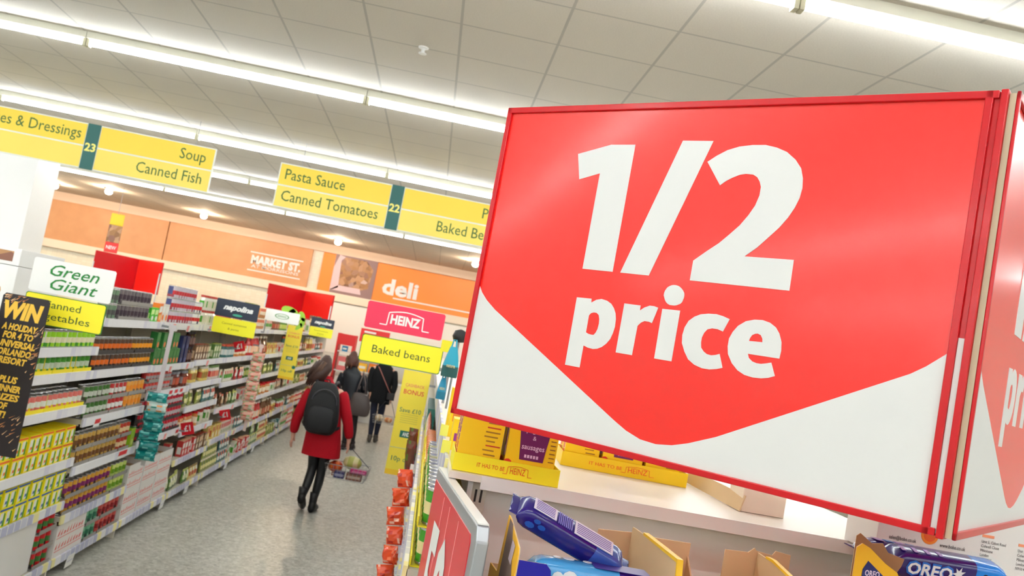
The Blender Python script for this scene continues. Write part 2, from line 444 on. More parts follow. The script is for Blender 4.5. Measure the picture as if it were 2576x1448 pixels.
def v_sign(origin, rot, label, art, name='half_price_sign', group=None):
    """origin: left end at the bottom; rot: turn about z"""
    root = thing(name, label, 'price sign', origin, group)
    o = Vector(origin)
    e1 = Vector((0.73032, -0.683105, 0)); e2 = Vector((0.683105, 0.73032, 0))
    q = Matrix.Rotation(rot, 3, 'Z')
    e1, e2 = q @ e1, q @ e2
    up = (0, 0, 1)
    f1 = frame(o, e1, up)
    price_panel(f1, root, 0.999, 'wide', art)
    ap = o + e1 * 1.022
    f2 = frame(ap, e2, up)
    price_panel(f2, root, 0.999, 'plain', art)
    # hinge: pale board edge between the panels
    mb = MB(); mb.rect(f2, 0.0, 0.001, 0.001, PH - 0.004, -0.0094, 0.0)
    mb.build('board_edge', M((196, 178, 150), 0.7), root)['label'] = 'pale raw board edge at the fold'
    if art:
        for (px, py), (qx, qy) in (((0.27, 2.90), (0.27, 1.835)), ((0.74, 3.42), (0.74, 1.395))):
            mb = MB()
            mb.tube([(px, py, 1.757), (px, py, 2.28), (px, py - 0.04, 2.32), (qx, qy, 2.32)], 0.011, 10)
            mb.build('bracket_arm', M((200, 200, 200), 0.4, 0.5), root, smooth=True)
    else:
        for c in (o + Vector((-0.03 if o.x > -5 else -0.03, -0.005, 0)), o + Vector((-1.42, -0.02, 0))):
            mb = MB(); mb.box(c.x - 0.012, c.x + 0.012, c.y - 0.03, c.y - 0.012, 1.762, 2.4)
            mb.build('post', M((200, 200, 200), 0.4, 0.5), root)
    return root
v_sign((0.073, 1.98, 1.939), 0, 'large red and white half price sign in the foreground, two hinged framed panels', True)
# two of the same seen from behind at the far ends of the shelving
v_sign((-2.262, 19.5, 1.939), math.pi, 'plain red back of a folded price sign above the far end of the left shelves', False, 'folded_red_sign')
v_sign((-5.95, 19.5, 1.939), math.pi, 'plain red back of a folded price sign under the hanging brown banner', False, 'folded_red_sign')

# ------------------------------------------------------------------ hanging yellow aisle signs
YEL1, YEL2 = M((240, 208, 60), 0.5), M((242, 214, 92), 0.5)  # paler lower yellow: lighting gradient down the sign put into the colour
TEAL = M((16, 92, 86), 0.5); INK = M((66, 104, 44), 0.6)
def aisle_sign(cx, y, num, left, right, label):
    t = thing('hanging_aisle_sign', label, 'aisle sign', (cx, y, 3.47))
    w, z0, z1 = 1.335, 3.235, 3.715; zm = 3.475
    fr = FX(0, y, 0)
    mb = MB(); mb.rect(fr, cx - w, cx + w, z0 - 0.012, z1 + 0.012, -0.02, 0)
    mb.build('panel', M((226, 228, 222), 0.5), t)
    mb = MB()
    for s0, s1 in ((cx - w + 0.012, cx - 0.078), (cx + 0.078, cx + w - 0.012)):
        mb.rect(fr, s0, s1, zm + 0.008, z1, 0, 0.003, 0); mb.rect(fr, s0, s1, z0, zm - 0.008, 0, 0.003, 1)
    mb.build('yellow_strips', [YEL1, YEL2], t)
    mb = MB(); mb.rect(fr, cx - 0.07, cx + 0.07, z0 - 0.014, z1 + 0.014, 0, 0.006)
    mb.build('number_plate', TEAL, t)['label'] = 'dark teal number plate'
    mb = MB(); put_text(mb, num, fr, cx, zm - 0.05, 0.085, 0.007, 0, 'C', None, 0.03)
    mb.build('number', M((246, 232, 120), 0.5), t)
    for side_, words_ in (('L', left), ('R', right)):
        for k, s in enumerate(words_):
            if not s: continue
            mb = MB(); put_text(mb, s, fr, cx - w + 0.075 if side_ == 'L' else cx + w - 0.095, (zm + 0.075, z0 + 0.07)[k], 0.118, 0.004, 0, side_, text_w(s, 0.118) * 0.86, 0.002)
            mb.build('lettering', INK, t)
    for dx in (-1.1, 1.1):
        MB().tube([(cx + dx, y + 0.01, z1), (cx + dx, y + 0.01, ZC)], 0.003, 6).build('wire', GREYM, t)
aisle_sign(-4.09, 10.0, '23', ['Sauces & Dressings', ''], ['Soup', 'Canned Fish'], 'hanging yellow aisle sign numbered 23 with Soup and Canned Fish')
aisle_sign(-0.703, 10.0, '22', ['Pasta Sauce', 'Canned Tomatoes'], ['Peas', 'Baked Beans'], 'hanging yellow aisle sign numbered 22 with Pasta Sauce and Canned Tomatoes')

# brown and yellow banner hanging over the far left
t = thing('hanging_banner', 'narrow hanging banner, yellow top, brown food photo, red foot, far left', 'banner', (-6.81, 18.7, 3.05))
fr = FX(-6.81, 18.7, 0)
mb = MB(); mb.rect(fr, -0.135, 0.135, 3.19, 3.43, -0.02, 0, 0); mb.rect(fr, -0.135, 0.135, 2.83, 3.19, -0.02, 0, 1); mb.rect(fr, -0.135, 0.135, 2.62, 2.83, -0.02, 0, 2)
mb.build('panel', [M((232, 196, 20), 0.5), food_mat(), M((236, 50, 44), 0.5)], t, bevel=0.01)
mb = MB(); put_text(mb, 'NEW', fr, 0, 2.69, 0.07, 0.003, 0, 'C', 0.2, 0.02); mb.build('lettering', WHITE, t)
MB().tube([(-6.81, 18.7, 3.42), (-6.81, 18.7, ZC)], 0.004, 6).build('wire', GREYM, t)

# ------------------------------------------------------------------ shelving
def rail_mat(name, plain):
    """shelf-edge ticket strip: paper tickets in a white rail"""
    m, nt, b, N, L = nodemat(name, 0.35)
    tc = N('ShaderNodeTexCoord'); sp = N('ShaderNodeSeparateXYZ'); L(tc.outputs['Object'], sp.inputs[0])
    d = N('ShaderNodeMath', operation='DIVIDE'); d.inputs[1].default_value = 0.085; L(sp.outputs[1], d.inputs[0])
    f = N('ShaderNodeMath', operation='FLOOR'); L(d.outputs[0], f.inputs[0])
    wn = N('ShaderNodeTexWhiteNoise'); wn.noise_dimensions = '1D'; L(f.outputs[0], wn.inputs['W'])
    if plain:
        r = ramp(N, [(0.0, (240, 240, 244)), (0.7, (232, 232, 240)), (0.85, (222, 222, 236)), (0.95, (246, 240, 214))], 'CONSTANT')
    else:
        r = ramp(N, [(0.0, (184, 186, 214)), (0.34, (206, 208, 228)), (0.6, (236, 236, 242)), (0.86, (244, 236, 170))], 'CONSTANT')
    L(wn.outputs['Value'], r.inputs[0])
    fr_ = N('ShaderNodeMath', operation='FRACT'); L(d.outputs[0], fr_.inputs[0])
    g = N('ShaderNodeMath', operation='LESS_THAN'); g.inputs[1].default_value = 0.12; L(fr_.outputs[0], g.inputs[0])
    mx = N('ShaderNodeMix', data_type='RGBA'); mx.inputs[7].default_value = (*lin((238, 238, 240)), 1)
    L(g.outputs[0], mx.inputs[0]); L(r.outputs[0], mx.inputs[6]); L(mx.outputs[2], b.inputs['Base Color'])
    return m
RAIL_A, RAIL_B = rail_mat('upper_price_rail', True), rail_mat('lower_price_rail', False)
SHELFM = M((206, 200, 182), 0.45)  # cream darkened so the colour carries shade inside the bays
BAY = 1.305

def shelving_bay(side, y0, levels, label, front, depth=0.5, y_len=BAY, top=1.83, plinth=True):
    """side -1: faces +X (left of the aisle); side +1: faces -X"""
    s = -side                                   # direction the shelf faces
    t = thing('shelving_bay', label, 'shelving', (front, y0 + y_len / 2, 0), None)
    y1 = y0 + y_len
    back = front - s * 0.735
    def bx(mb, a, b, *r): mb.box(min(a, b), max(a, b), *r)
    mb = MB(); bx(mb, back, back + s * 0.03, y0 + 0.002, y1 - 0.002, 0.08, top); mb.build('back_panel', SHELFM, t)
    mb = MB(); bx(mb, back + s * 0.03, back + s * 0.09, y1 - 0.03, y1 - 0.002, 0.0, top)
    mb.build('upright', CREAM, t)
    for k, z in enumerate(levels):
        fz = front if k == len(levels) - 1 else front - s * 0.0
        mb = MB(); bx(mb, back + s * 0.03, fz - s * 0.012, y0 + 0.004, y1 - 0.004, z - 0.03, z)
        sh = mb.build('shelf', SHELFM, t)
        mb = MB()
        fr = frame((fz, y0 if s > 0 else y1, z), (0, s, 0), (0, 0, 1))
        rh = -0.05 if side < 0 else -0.11
        mb.prism([(0.004, rh), (y_len - 0.004, rh), (y_len - 0.004, 0.008), (0.004, 0.008)], fr, -0.014, 0.0)
        mb.build('price_rail', RAIL_B if z < 0.6 or side > 0 else RAIL_A, sh)
        if 0.2 < z < 1.75:
            for yy in (y0 + 0.006, y1 - 0.012):
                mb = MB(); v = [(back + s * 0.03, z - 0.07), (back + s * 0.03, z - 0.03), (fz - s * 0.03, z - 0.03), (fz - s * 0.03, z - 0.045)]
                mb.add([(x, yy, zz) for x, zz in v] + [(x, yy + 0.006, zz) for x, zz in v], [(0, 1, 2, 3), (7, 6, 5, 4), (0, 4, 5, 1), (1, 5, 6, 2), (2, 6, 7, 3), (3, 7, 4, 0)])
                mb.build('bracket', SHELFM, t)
    mb = MB(); bx(mb, back + s * 0.1, front - s * 0.14, y0, y1, 0.0, 0.075); mb.build('plinth', M((150, 146, 138), 0.6), t)
    mb = MB(); bx(mb, front - s * 0.15, front - s * 0.02, y1 - 0.02, y1, 0.0, 0.085); mb.build('foot', CREAM, t)
    return t

LF = -2.25
BAY_Y = [5.07 + BAY * i for i in range(11)]
LEV = {
 0: [1.82, 1.607, 1.44, 1.2, 0.836, 0.537, 0.13],
 1: [1.807, 1.44, 1.10, 0.76, 0.427, 0.13],
 2: [1.807, 1.435, 1.2, 0.79, 0.13],
 3: [1.807, 1.45, 1.22, 0.98, 0.74, 0.45, 0.13],
}
BAYD = {0: 'bay beside black prize banner', 1: 'bay left of teal clip strip', 2: 'bay right of teal clip strip', 3: 'bay under larger navy sign',
        4: 'bay left of pale clip strip', 5: 'bay right of pale clip strip', 6: 'bay left of yellow banner', 7: 'bay right of yellow banner',
        8: 'bay under smaller navy sign', 9: 'bay beyond smaller navy sign', 10: 'last bay at the far end'}
for i, y in enumerate(BAY_Y):
    lv = LEV.get(i) or [1.80, 1.45, 1.16, 0.86, 0.5, 0.13]
    LEV[i] = lv
    shelving_bay(-1, y, lv, 'white left aisle shelving, ' + BAYD[i], LF)
shelving_bay(-1, 5.07 - BAY, LEV[0], 'white left aisle shelving, bay nearest the viewer in front of the black banner', LF)
# gondola back half is one blank sheet run; far end panel
BLANK = M((226, 220, 206), 0.5)
t = thing('gondola_end', 'tall cream end panel closing the far end of the left shelves', 'shelf end', (-3.0, 19.5, 0))
MB().box(-3.74, -2.25, 19.43, 19.5, 0, 1.76).build('end_board', BLANK, t)
t = thing('gondola_end', 'tall cream end panel below the red sign with the hanging banner', 'shelf end', (-6.7, 19.5, 0))
MB().box(-7.45, -5.95, 19.43, 19.5, 0, 1.76).build('end_board', BLANK, t)

RB_Y = [2.6 + BAY * i for i in range(12)]
RF = 0.042
RBD = ['bay by the big sign', 'bay under the pink sign', 'third bay', 'bay by the yellow banner', 'fifth bay', 'sixth bay', 'seventh bay', 'eighth bay', 'ninth bay', 'tenth bay', 'eleventh bay', 'far end bay']
RLEV = [1.43, 1.12, 0.8, 0.46, 0.13]
for i, y in enumerate(RB_Y):
    shelving_bay(1, y, RLEV, 'white right aisle shelving, ' + RBD[i] + ' of the right side', RF, top=1.734)

# ------------------------------------------------------------------ goods
TIN = M((206, 206, 208), 0.25, 0.85)
def can_mesh(main, band, patch, patch2, r=0.0375, h=0.11, n=14, name='can'):
    mb = MB()
    prof = [(r * 0.93, 0), (r, 0.003), (r, 0.008), (r * 0.985, 0.009), (r * 0.985, h * 0.30), (r * 0.985, h * 0.62), (r * 0.985, h - 0.009), (r, h - 0.008), (r, h - 0.002), (r * 0.9, h), (r * 0.88, h - 0.004)]
    rings = [[(q * math.cos(2 * math.pi * (i + 0.5) / n), q * math.sin(2 * math.pi * (i + 0.5) / n), z) for i in range(n)] for q, z in prof]
    base = len(mb.v); mb.loft(rings, 0, True)
    # recolour the label zones; front is +X
    for k, zone in ((3, 2), (4, 1), (5, 1)):
        for i in range(n):
            a = math.cos(2 * math.pi * (i + 1) / n)
            mid = zone
            if k == 4 and a > 0.35: mid = 4
            if k == 5 and a > 0.5: mid = 3
            if k == 3 and a > 0.75: mid = 3
            mb.m[k * n + i] = mid
    return mb.mesh(name, [TIN, M(main, 0.4), M(band, 0.4), M(patch, 0.4), M(patch2, 0.4)], smooth=False)

def jar_mesh(body, label, lid, label2, r=0.036, h=0.15, n=12):
    mb = MB()
    prof = [(r * 0.9, 0), (r, 0.006), (r, 0.03), (r, h * 0.62), (r * 0.97, h * 0.7), (r * 0.76, h * 0.82), (r * 0.76, h * 0.85), (r * 0.86, h * 0.85), (r * 0.86, h), (r * 0.8, h)]
    rings = [[(q * math.cos(2 * math.pi * (i + 0.5) / n), q * math.sin(2 * math.pi * (i + 0.5) / n), z) for i in range(n)] for q, z in prof]
    zones = [0, 0, 1, 0, 0, 0, 2, 2, 2]
    mb.loft(rings, zones, True)
    for i in range(n):
        if math.cos(2 * math.pi * (i + 1) / n) > 0.55: mb.m[2 * n + i] = 3
    return mb.mesh('jar', [M(body, 0.12), M(label, 0.45), M(lid, 0.3), M(label2, 0.45)])

def bottle_mesh(body, label, lid, label2, r=0.034, h=0.25, n=12):
    mb = MB()
    prof = [(r * 0.9, 0), (r, 0.006), (r, 0.035), (r, h * 0.5), (r * 0.95, h * 0.58), (r * 0.45, h * 0.78), (r * 0.4, h * 0.9), (r * 0.5, h * 0.9), (r * 0.5, h), (r * 0.4, h)]
    rings = [[(q * math.cos(2 * math.pi * (i + 0.5) / n), q * math.sin(2 * math.pi * (i + 0.5) / n), z) for i in range(n)] for q, z in prof]
    mb.loft(rings, [0, 0, 1, 0, 0, 0, 2, 2, 2], True)
    for i in range(n):
        if math.cos(2 * math.pi * (i + 1) / n) > 0.55: mb.m[2 * n + i] = 3
    return mb.mesh('bottle', [M(body, 0.12), M(label, 0.45), M(lid, 0.3), M(label2, 0.45)])

def carton_mesh(main, patch, patch2, top, w=0.09, h=0.16, d=0.06, name='carton'):
    """front +X, width along Y"""
    mb = MB(); mb.box(-d, 0, -w / 2, w / 2, 0, h, 0)
    mb.m = [0, 1, 0, 0, 0, 0]
    fr = frame((0, 0, 0), (0, 1, 0), (0, 0, 1))
    mb.prism([(-w * 0.4, h * 0.5), (w * 0.4, h * 0.56), (w * 0.4, h * 0.88), (-w * 0.4, h * 0.84)], fr, 0, 0.0006, 2)
    n = 8
    mb.prism([(w * 0.08 + w * 0.28 * math.cos(2 * math.pi * i / n), h * 0.27 + h * 0.17 * math.sin(2 * math.pi * i / n)) for i in range(n)], fr, 0, 0.0006, 3)
    fy = frame((-d, -w / 2, 0), (1, 0, 0), (0, 0, 1))
    mb.rect(fy, d * 0.15, d * 0.85, h * 0.15, h * 0.6, 0, 0.0006, 2)
    return mb.mesh(name, [M(main, 0.45), M(top, 0.5), M(patch, 0.45), M(patch2, 0.45)])

def multipack_mesh(main, stripe, patch, green, w=0.155, h=0.115, d=0.15):
    """card sleeve round a block of cans: front +X"""
    mb = MB(); mb.box(-d, 0, -w / 2, w / 2, 0, h); mb.m = [0] * 6
    fr = frame((0, 0, 0), (0, 1, 0), (0, 0, 1))
    mb.rect(fr, -w / 2, w / 2, h * 0.86, h * 0.97, 0, 0.0006, 1)
    for k in (-1, 1):
        c = k * w * 0.25
        mb.prism([(c - w * .17, h * .1), (c + w * .06, h * .14), (c + w * .08, h * .8), (c - w * .15, h * .76)], fr, 0, 0.0008, 2)
        mb.prism([(c + w * .08, h * .06), (c + w * .22, h * .06), (c + w * .22, h * .7), (c + w * .12, h * .78)], fr, 0, 0.0008, 3)
        mb.prism([(c - w * .08, h * .22), (c + w * .06, h * .25), (c + w * .07, h * .4), (c - w * .07, h * .38)], fr, 0.0008, 0.0012, 1)
    fy = frame((-d, -w / 2, 0), (1, 0, 0), (0, 0, 1))
    mb.rect(fy, d * 0.1, d * 0.9, h * 0.86, h * 0.97, 0, 0.0006, 1)
    mb.rect(fy, d * 0.2, d * 0.5, h * 0.2, h * 0.7, 0, 0.0006, 2); mb.rect(fy, d * 0.55, d * 0.8, h * 0.2, h * 0.7, 0, 0.0006, 3)
    return mb.mesh('multipack', [M(main, 0.45), M(stripe, 0.45), M(patch, 0.45), M(green, 0.45)])

def pouch_mesh(main, patch, patch2, seal, w=0.1, h=0.15, d=0.04, name='packet'):
    """pillow bag, front +X"""
    mb = MB(); rings = []
    for z, q, ww in ((0, 0.1, 0.98), (0.08, 0.5, 0.95), (0.3, 1, 0.92), (0.6, 0.95, 0.92), (0.86, 0.45, 0.95), (0.95, 0.06, 1.0), (1.0, 0.06, 1.0)):
        rings.append([(d / 2 * q * math.cos(a) - d / 2, w / 2 * ww * math.copysign(abs(math.sin(a)) ** 0.6, math.sin(a)), z * h) for a in [2 * math.pi * i / 12 for i in range(12)]])
    mb.loft(rings, [0, 0, 1, 0, 3, 3], True)
    for i in (0, 11, 1, 10):
        mb.m[2 * 12 + i] = 1
    for i in (0, 11): mb.m[3 * 12 + i] = 2
    for i in range(2, 10): mb.m[2 * 12 + i] = 0
    return mb.mesh(name, [M(main, 0.3), M(patch, 0.35), M(patch2, 0.35), M(seal, 0.35)], smooth=False)

def bag_mesh(cols, w, h, d, seed):
    """crinkled foil bag, front +X, random facet colours: print plus painted highlights"""
    rb = random.Random(seed); mb = MB(); rings = []
    for z, q, ww in ((0, .08, 1), (.1, .5, .96), (.24, .85, .93), (.42, 1, .92), (.6, 1, .92), (.78, .75, .94), (.9, .3, .98), (1, .06, 1)):
        rings.append([(d / 2 * q * (math.cos(a) + rb.uniform(-.22, .22) * (q > .1)) - d / 2, w / 2 * ww * math.copysign(abs(math.sin(a)) ** .6, math.sin(a)) * rb.uniform(.95, 1.0), z * h + rb.uniform(-.02, .02) * h * (0 < z < 1)) for a in [2 * math.pi * i / 16 for i in range(16)]])
    mb.loft(rings, 0, True)
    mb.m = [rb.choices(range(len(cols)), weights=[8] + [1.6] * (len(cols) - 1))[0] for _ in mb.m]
    return mb.mesh('snack_packet', [M(c_, .2) for c_ in cols], smooth=False)

PROT = {}
def proto_mesh(kind, cols):
    k = (kind, tuple(cols))
    if k not in PROT:
        fn = {'can': can_mesh, 'jar': jar_mesh, 'bottle': bottle_mesh, 'carton': carton_mesh, 'multipack': multipack_mesh, 'packet': pouch_mesh}[kind]
        PROT[k] = fn(*cols)
    return PROT[k]
SIZE = {'can': (0.079, 0.11, 0.078), 'jar': (0.076, 0.15, 0.076), 'bottle': (0.072, 0.25, 0.072), 'carton': (0.094, 0.16, 0.062), 'multipack': (0.162, 0.115, 0.155), 'packet': (0.104, 0.15, 0.045)}
NAME = {'can': 'food_can', 'jar': 'sauce_jar', 'bottle': 'sauce_bottle', 'carton': 'food_carton', 'multipack': 'can_multipack', 'packet': 'food_packet'}
CAT = {'can': 'can', 'jar': 'jar', 'bottle': 'bottle', 'carton': 'carton', 'multipack': 'multipack', 'packet': 'packet'}
ITEMS = 0
CANKIND = 'w'
def facing(kind, cols, words_, where, y0, y1, z, tiers=1, front=LF, side=-1, hscale=1.0, deep=1, tray=None, jit=0.003):
    """one product along a stretch of shelf; every item is its own object"""
    global ITEMS
    w, h, d = SIZE[kind]
    nm = NAME[kind] if kind != 'can' else {'w': 'vegetable_can', 'd': 'tomato_can', 'b': 'soup_can', 'p': 'bean_can'}[CANKIND]
    me = proto_mesh(kind, cols); s = -side
    lab = ('%s %s, %s' % (words_, {'can': 'food can', 'jar': 'sauce jar', 'bottle': 'bottle', 'carton': 'carton', 'multipack': 'can multipack', 'packet': 'packet'}[kind], where))
    n = max(1, int((y1 - y0 + 1e-6) / w)); step = (y1 - y0) / n
    th = 0.0
    for tier in range(tiers):
        if tray:
            tz = z + 0.0006 + tier * (h * hscale + 0.006)
            k = max(1, round((y1 - y0) / 0.33)); ln = (y1 - y0) / k
            for q in range(k):
                mb = MB(); a, b = y0 + q * ln + 0.004, y0 + (q + 1) * ln - 0.004
                xf, xb = front - s * 0.0175, front - s * 0.18
                xa, xc = min(xf, xb), max(xf, xb)
                mb.box(xa, xc, a, b, tz, tz + 0.004)
                mb.box(xf - 0.002, xf + 0.002, a, b, tz + 0.004, tz + 0.03)
                o = mb.build('card_tray', tray, loc=((xa + xc) / 2, (a + b) / 2, tz))
                tag(o, 'tray of %s %ss, %s' % (words_, CAT[kind], where), 'tray', 'card trays under ' + lab)
            th = 0.006
        for dp in range(deep):
            for q in range(n):
                far = kind in ('carton', 'jar', 'packet', 'bottle') and side < 0
                if far and RND.random() < (0.05 if tier == 0 and tiers == 1 else 0.16 if tier else 0.0): continue
                o = bpy.data.objects.new(nm, me); COL.objects.link(o)
                y = y0 + (q + 0.5) * step
                off = (0.022 if kind in ('carton', 'multipack', 'packet') else 0.021 + d / 2) + dp * d + (0.004 if tray else 0)
                o.location = (front - s * (off + RND.uniform(0, jit) + (RND.choice((0, 0, 0, .01, .02, .05)) if far and tiers == 1 else 0)), y, z + tier * (h * hscale + th) + (0.0055 if tray else 0.0005))
                o.rotation_euler = (0, 0, (0 if s > 0 else math.pi) + (RND.uniform(-.35, .35) if kind in ('can', 'jar', 'bottle') else RND.uniform(-.02, .02)))
                if hscale != 1.0: o.scale = (1, 1, hscale)
                tag(o, lab, CAT[kind], lab); ITEMS += 1

B = BAY_Y
GREYTRAY = M((150, 146, 140), 0.6); YTRAY = M((246, 226, 20), 0.5); BTRAY = M((176, 140, 96), 0.7)
W_, GRN, LIME, YLW, ORG, REDc, BRN, PUR, NAVY, BLK = (236, 236, 230), (64, 150, 30), (150, 210, 20), (250, 228, 10), (240, 120, 20), (214, 24, 34), (128, 74, 34), (120, 22, 92), (30, 38, 86), (40, 34, 36)
GOLD, TEALc, PINK = (206, 150, 60), (40, 140, 120), (236, 120, 130)
ORD = ['top', 'second', 'third', 'fourth', 'fifth', 'sixth', 'bottom']
def sh(i, k): return '%s shelf, %s' % (ORD[k] if k < len(LEV[i]) - 1 else 'bottom', BAYD[i])
for z, lb in ((0.836, 'upper'), (0.537, 'lower')):
    facing('multipack', (YLW, (240, 110, 20), W_, GRN), 'yellow', lb + ' middle shelf, bay in front of black prize banner', B[0] - .66, B[0] - .01, z, 2)
for k, z in ((1, 1.607), (2, 1.44), (3, 1.2)):
    facing('carton', ((226, 226, 216), (120, 170, 60), LIME, W_) if k != 2 else (YLW, W_, GRN, YLW), 'white and green' if k != 2 else 'yellow', ORD[k] + ' shelf, bay in front of black prize banner', B[0] - BAY + .03, B[0] - .03, z, hscale=.8)
y = B[0]
facing('can', (W_, GRN, LIME, (232, 224, 190)), 'white and green', sh(0, 1), y + .02, y + 1.285, 1.607, deep=1)
facing('can', (YLW, YLW, GRN, (200, 214, 190)), 'yellow and green', sh(0, 2), y + .02, y + 1.285, 1.44, tray=YTRAY)
facing('can', ((206, 220, 90), YLW, (226, 120, 110), (232, 236, 224)), 'pale green and white', sh(0, 3), y + .02, y + 1.285, 1.2, tiers=1, tray=YTRAY, deep=2)
facing('multipack', (YLW, (240, 110, 20), W_, GRN), 'yellow orange-striped', sh(0, 4), y + .02, y + 1.28, 0.836, 2)
facing('multipack', ((246, 232, 20), (40, 90, 170), W_, (70, 160, 20)), 'yellow blue-striped', sh(0, 5), y + .02, y + 1.28, 0.537, 2)
facing('can', ((120, 24, 24), (48, 40, 38), REDc, (60, 120, 50)), 'dark red', sh(0, 6), y + 1.02, y + 1.29, 0.13, 3, tray=GREYTRAY)
o = MB().box(LF - .4, LF - .03, y + .35, y + 1.0, .131, .48).build('white_box', M((232, 230, 228), .6), loc=(LF - .2, y + .7, .131), bevel=.006)
tag(o, 'plain white cardboard box on the bottom shelf at the lower left corner', 'box')
CANKIND = 'b'
y = B[1]
facing('can', ((58, 64, 60), (90, 96, 90), (110, 140, 110), (80, 80, 78)), 'grey green', sh(1, 0), y + .02, y + .26, 1.807, 2)
facing('can', ((44, 34, 40), (70, 62, 66), (110, 100, 104), (62, 44, 58)), 'black and grey', sh(1, 0), y + .28, y + 1.0, 1.807, 2, tray=GREYTRAY)
facing('carton', ((70, 196, 40), (210, 240, 160), W_, LIME), 'bright green', sh(1, 0), y + 1.02, y + 1.21, 1.807, 1, hscale=.75)
facing('carton', (ORG, W_, (250, 200, 120), W_), 'orange', sh(1, 0), y + 1.22, y + 1.30, 1.807, 1)
facing('can', (BLK, BLK, (92, 62, 44), (232, 110, 24)), 'black and orange', sh(1, 1), y + .02, y + .78, 1.44, 2, tray=DARK)
facing('can', ((40, 36, 36), (48, 44, 42), (96, 76, 50), (246, 160, 30)), 'black and amber', sh(1, 1), y + .80, y + 1.285, 1.44, 2, tray=DARK)
facing('can', ((130, 130, 118), (80, 76, 60), (70, 120, 50), (206, 212, 198)), 'grey and green', sh(1, 2), y + .02, y + .5, 1.10, 2, tray=GREYTRAY)
facing('can', ((200, 190, 178), (120, 90, 70), (200, 50, 50), W_), 'white and red', sh(1, 2), y + .51, y + .86, 1.10, 2, tray=GREYTRAY)
facing('can', ((226, 130, 50), (140, 110, 90), (240, 170, 80), (244, 150, 40)), 'orange', sh(1, 2), y + .87, y + 1.285, 1.10, 2, tray=GREYTRAY)
facing('can', ((110, 80, 40), (96, 70, 46), (206, 164, 80), (120, 76, 40)), 'brown and gold', sh(1, 3), y + .02, y + .9, 0.76, 2, tray=GREYTRAY)
facing('can', ((212, 170, 110), (170, 120, 80), (190, 60, 40), (236, 210, 160)), 'tan', sh(1, 3), y + .92, y + 1.16, 0.76, 2, tray=GREYTRAY)
facing('carton', ((164, 200, 16), LIME, (220, 236, 120), GRN), 'lime green', sh(1, 3), y + 1.18, y + 1.29, 0.76, 1)
facing('can', (PUR, (74, 56, 56), (216, 160, 50), (130, 30, 100)), 'purple and gold', sh(1, 4), y + .02, y + .92, 0.427, 2, tray=GREYTRAY)
facing('can', ((150, 190, 30), (190, 214, 120), (210, 226, 120), (110, 160, 20)), 'lime', sh(1, 4), y + .94, y + 1.28, 0.427, 2, tray=GREYTRAY)
facing('can', ((70, 150, 110), (60, 90, 80), (120, 190, 150), (50, 120, 90)), 'sea green', sh(1, 5), y + .56, y + .82, 0.13, 2, tray=GREYTRAY)
facing('can', ((190, 40, 40), (80, 40, 40), (220, 90, 80), (150, 20, 30)), 'deep red', sh(1, 5), y + .84, y + 1.285, 0.13, 2, tray=GREYTRAY)
CANKIND = 'd'
y = B[2]
facing('can', ((60, 70, 120), (150, 60, 70), (200, 190, 200), (200, 40, 50)), 'blue and red', sh(2, 0), y + .25, y + 1.0, 1.807, 3)
facing('carton', ((228, 222, 216), W_, ORG, (200, 60, 40)), 'white and orange', sh(2, 0), y + .02, y + .22, 1.807, 1)
facing('can', ((120, 30, 40), (60, 60, 90), W_, REDc), 'maroon', sh(2, 0), y + 1.02, y + 1.28, 1.807, 2)
facing('carton', ((40, 120, 50), (60, 130, 60), (240, 120, 60), (180, 210, 150)), 'green', sh(2, 1), y + .02, y + .78, 1.435, 2, hscale=.9)
facing('carton', (NAVY, NAVY, (90, 100, 150), (60, 70, 120)), 'navy', sh(2, 1), y + .8, y + 1.06, 1.435, 2, hscale=.8)
facing('jar', ((60, 30, 26), (90, 60, 50), (40, 30, 30), (120, 90, 80)), 'dark brown', sh(2, 1), y + 1.07, y + 1.29, 1.435, 2)
facing('can', ((200, 40, 44), (80, 70, 70), (230, 80, 70), (180, 170, 170)), 'red and grey', sh(2, 2), y + .02, y + .72, 1.2, 2, hscale=.76, tray=GREYTRAY)
facing('jar', ((110, 50, 40), (150, 140, 140), (150, 150, 156), (190, 80, 50)), 'brown', sh(2, 2), y + .74, y + 1.28, 1.2, 1)
facing('can', ((34, 28, 28), (54, 44, 44), (206, 30, 50), (60, 50, 50)), 'black and red', sh(2, 3), y + .02, y + .74, 0.79, 3, tray=DARK)
facing('can', ((50, 40, 38), (80, 60, 60), (214, 40, 60), (200, 190, 190)), 'dark red-labelled', sh(2, 3), y + .76, y + 1.28, 0.79, 3, tray=DARK)

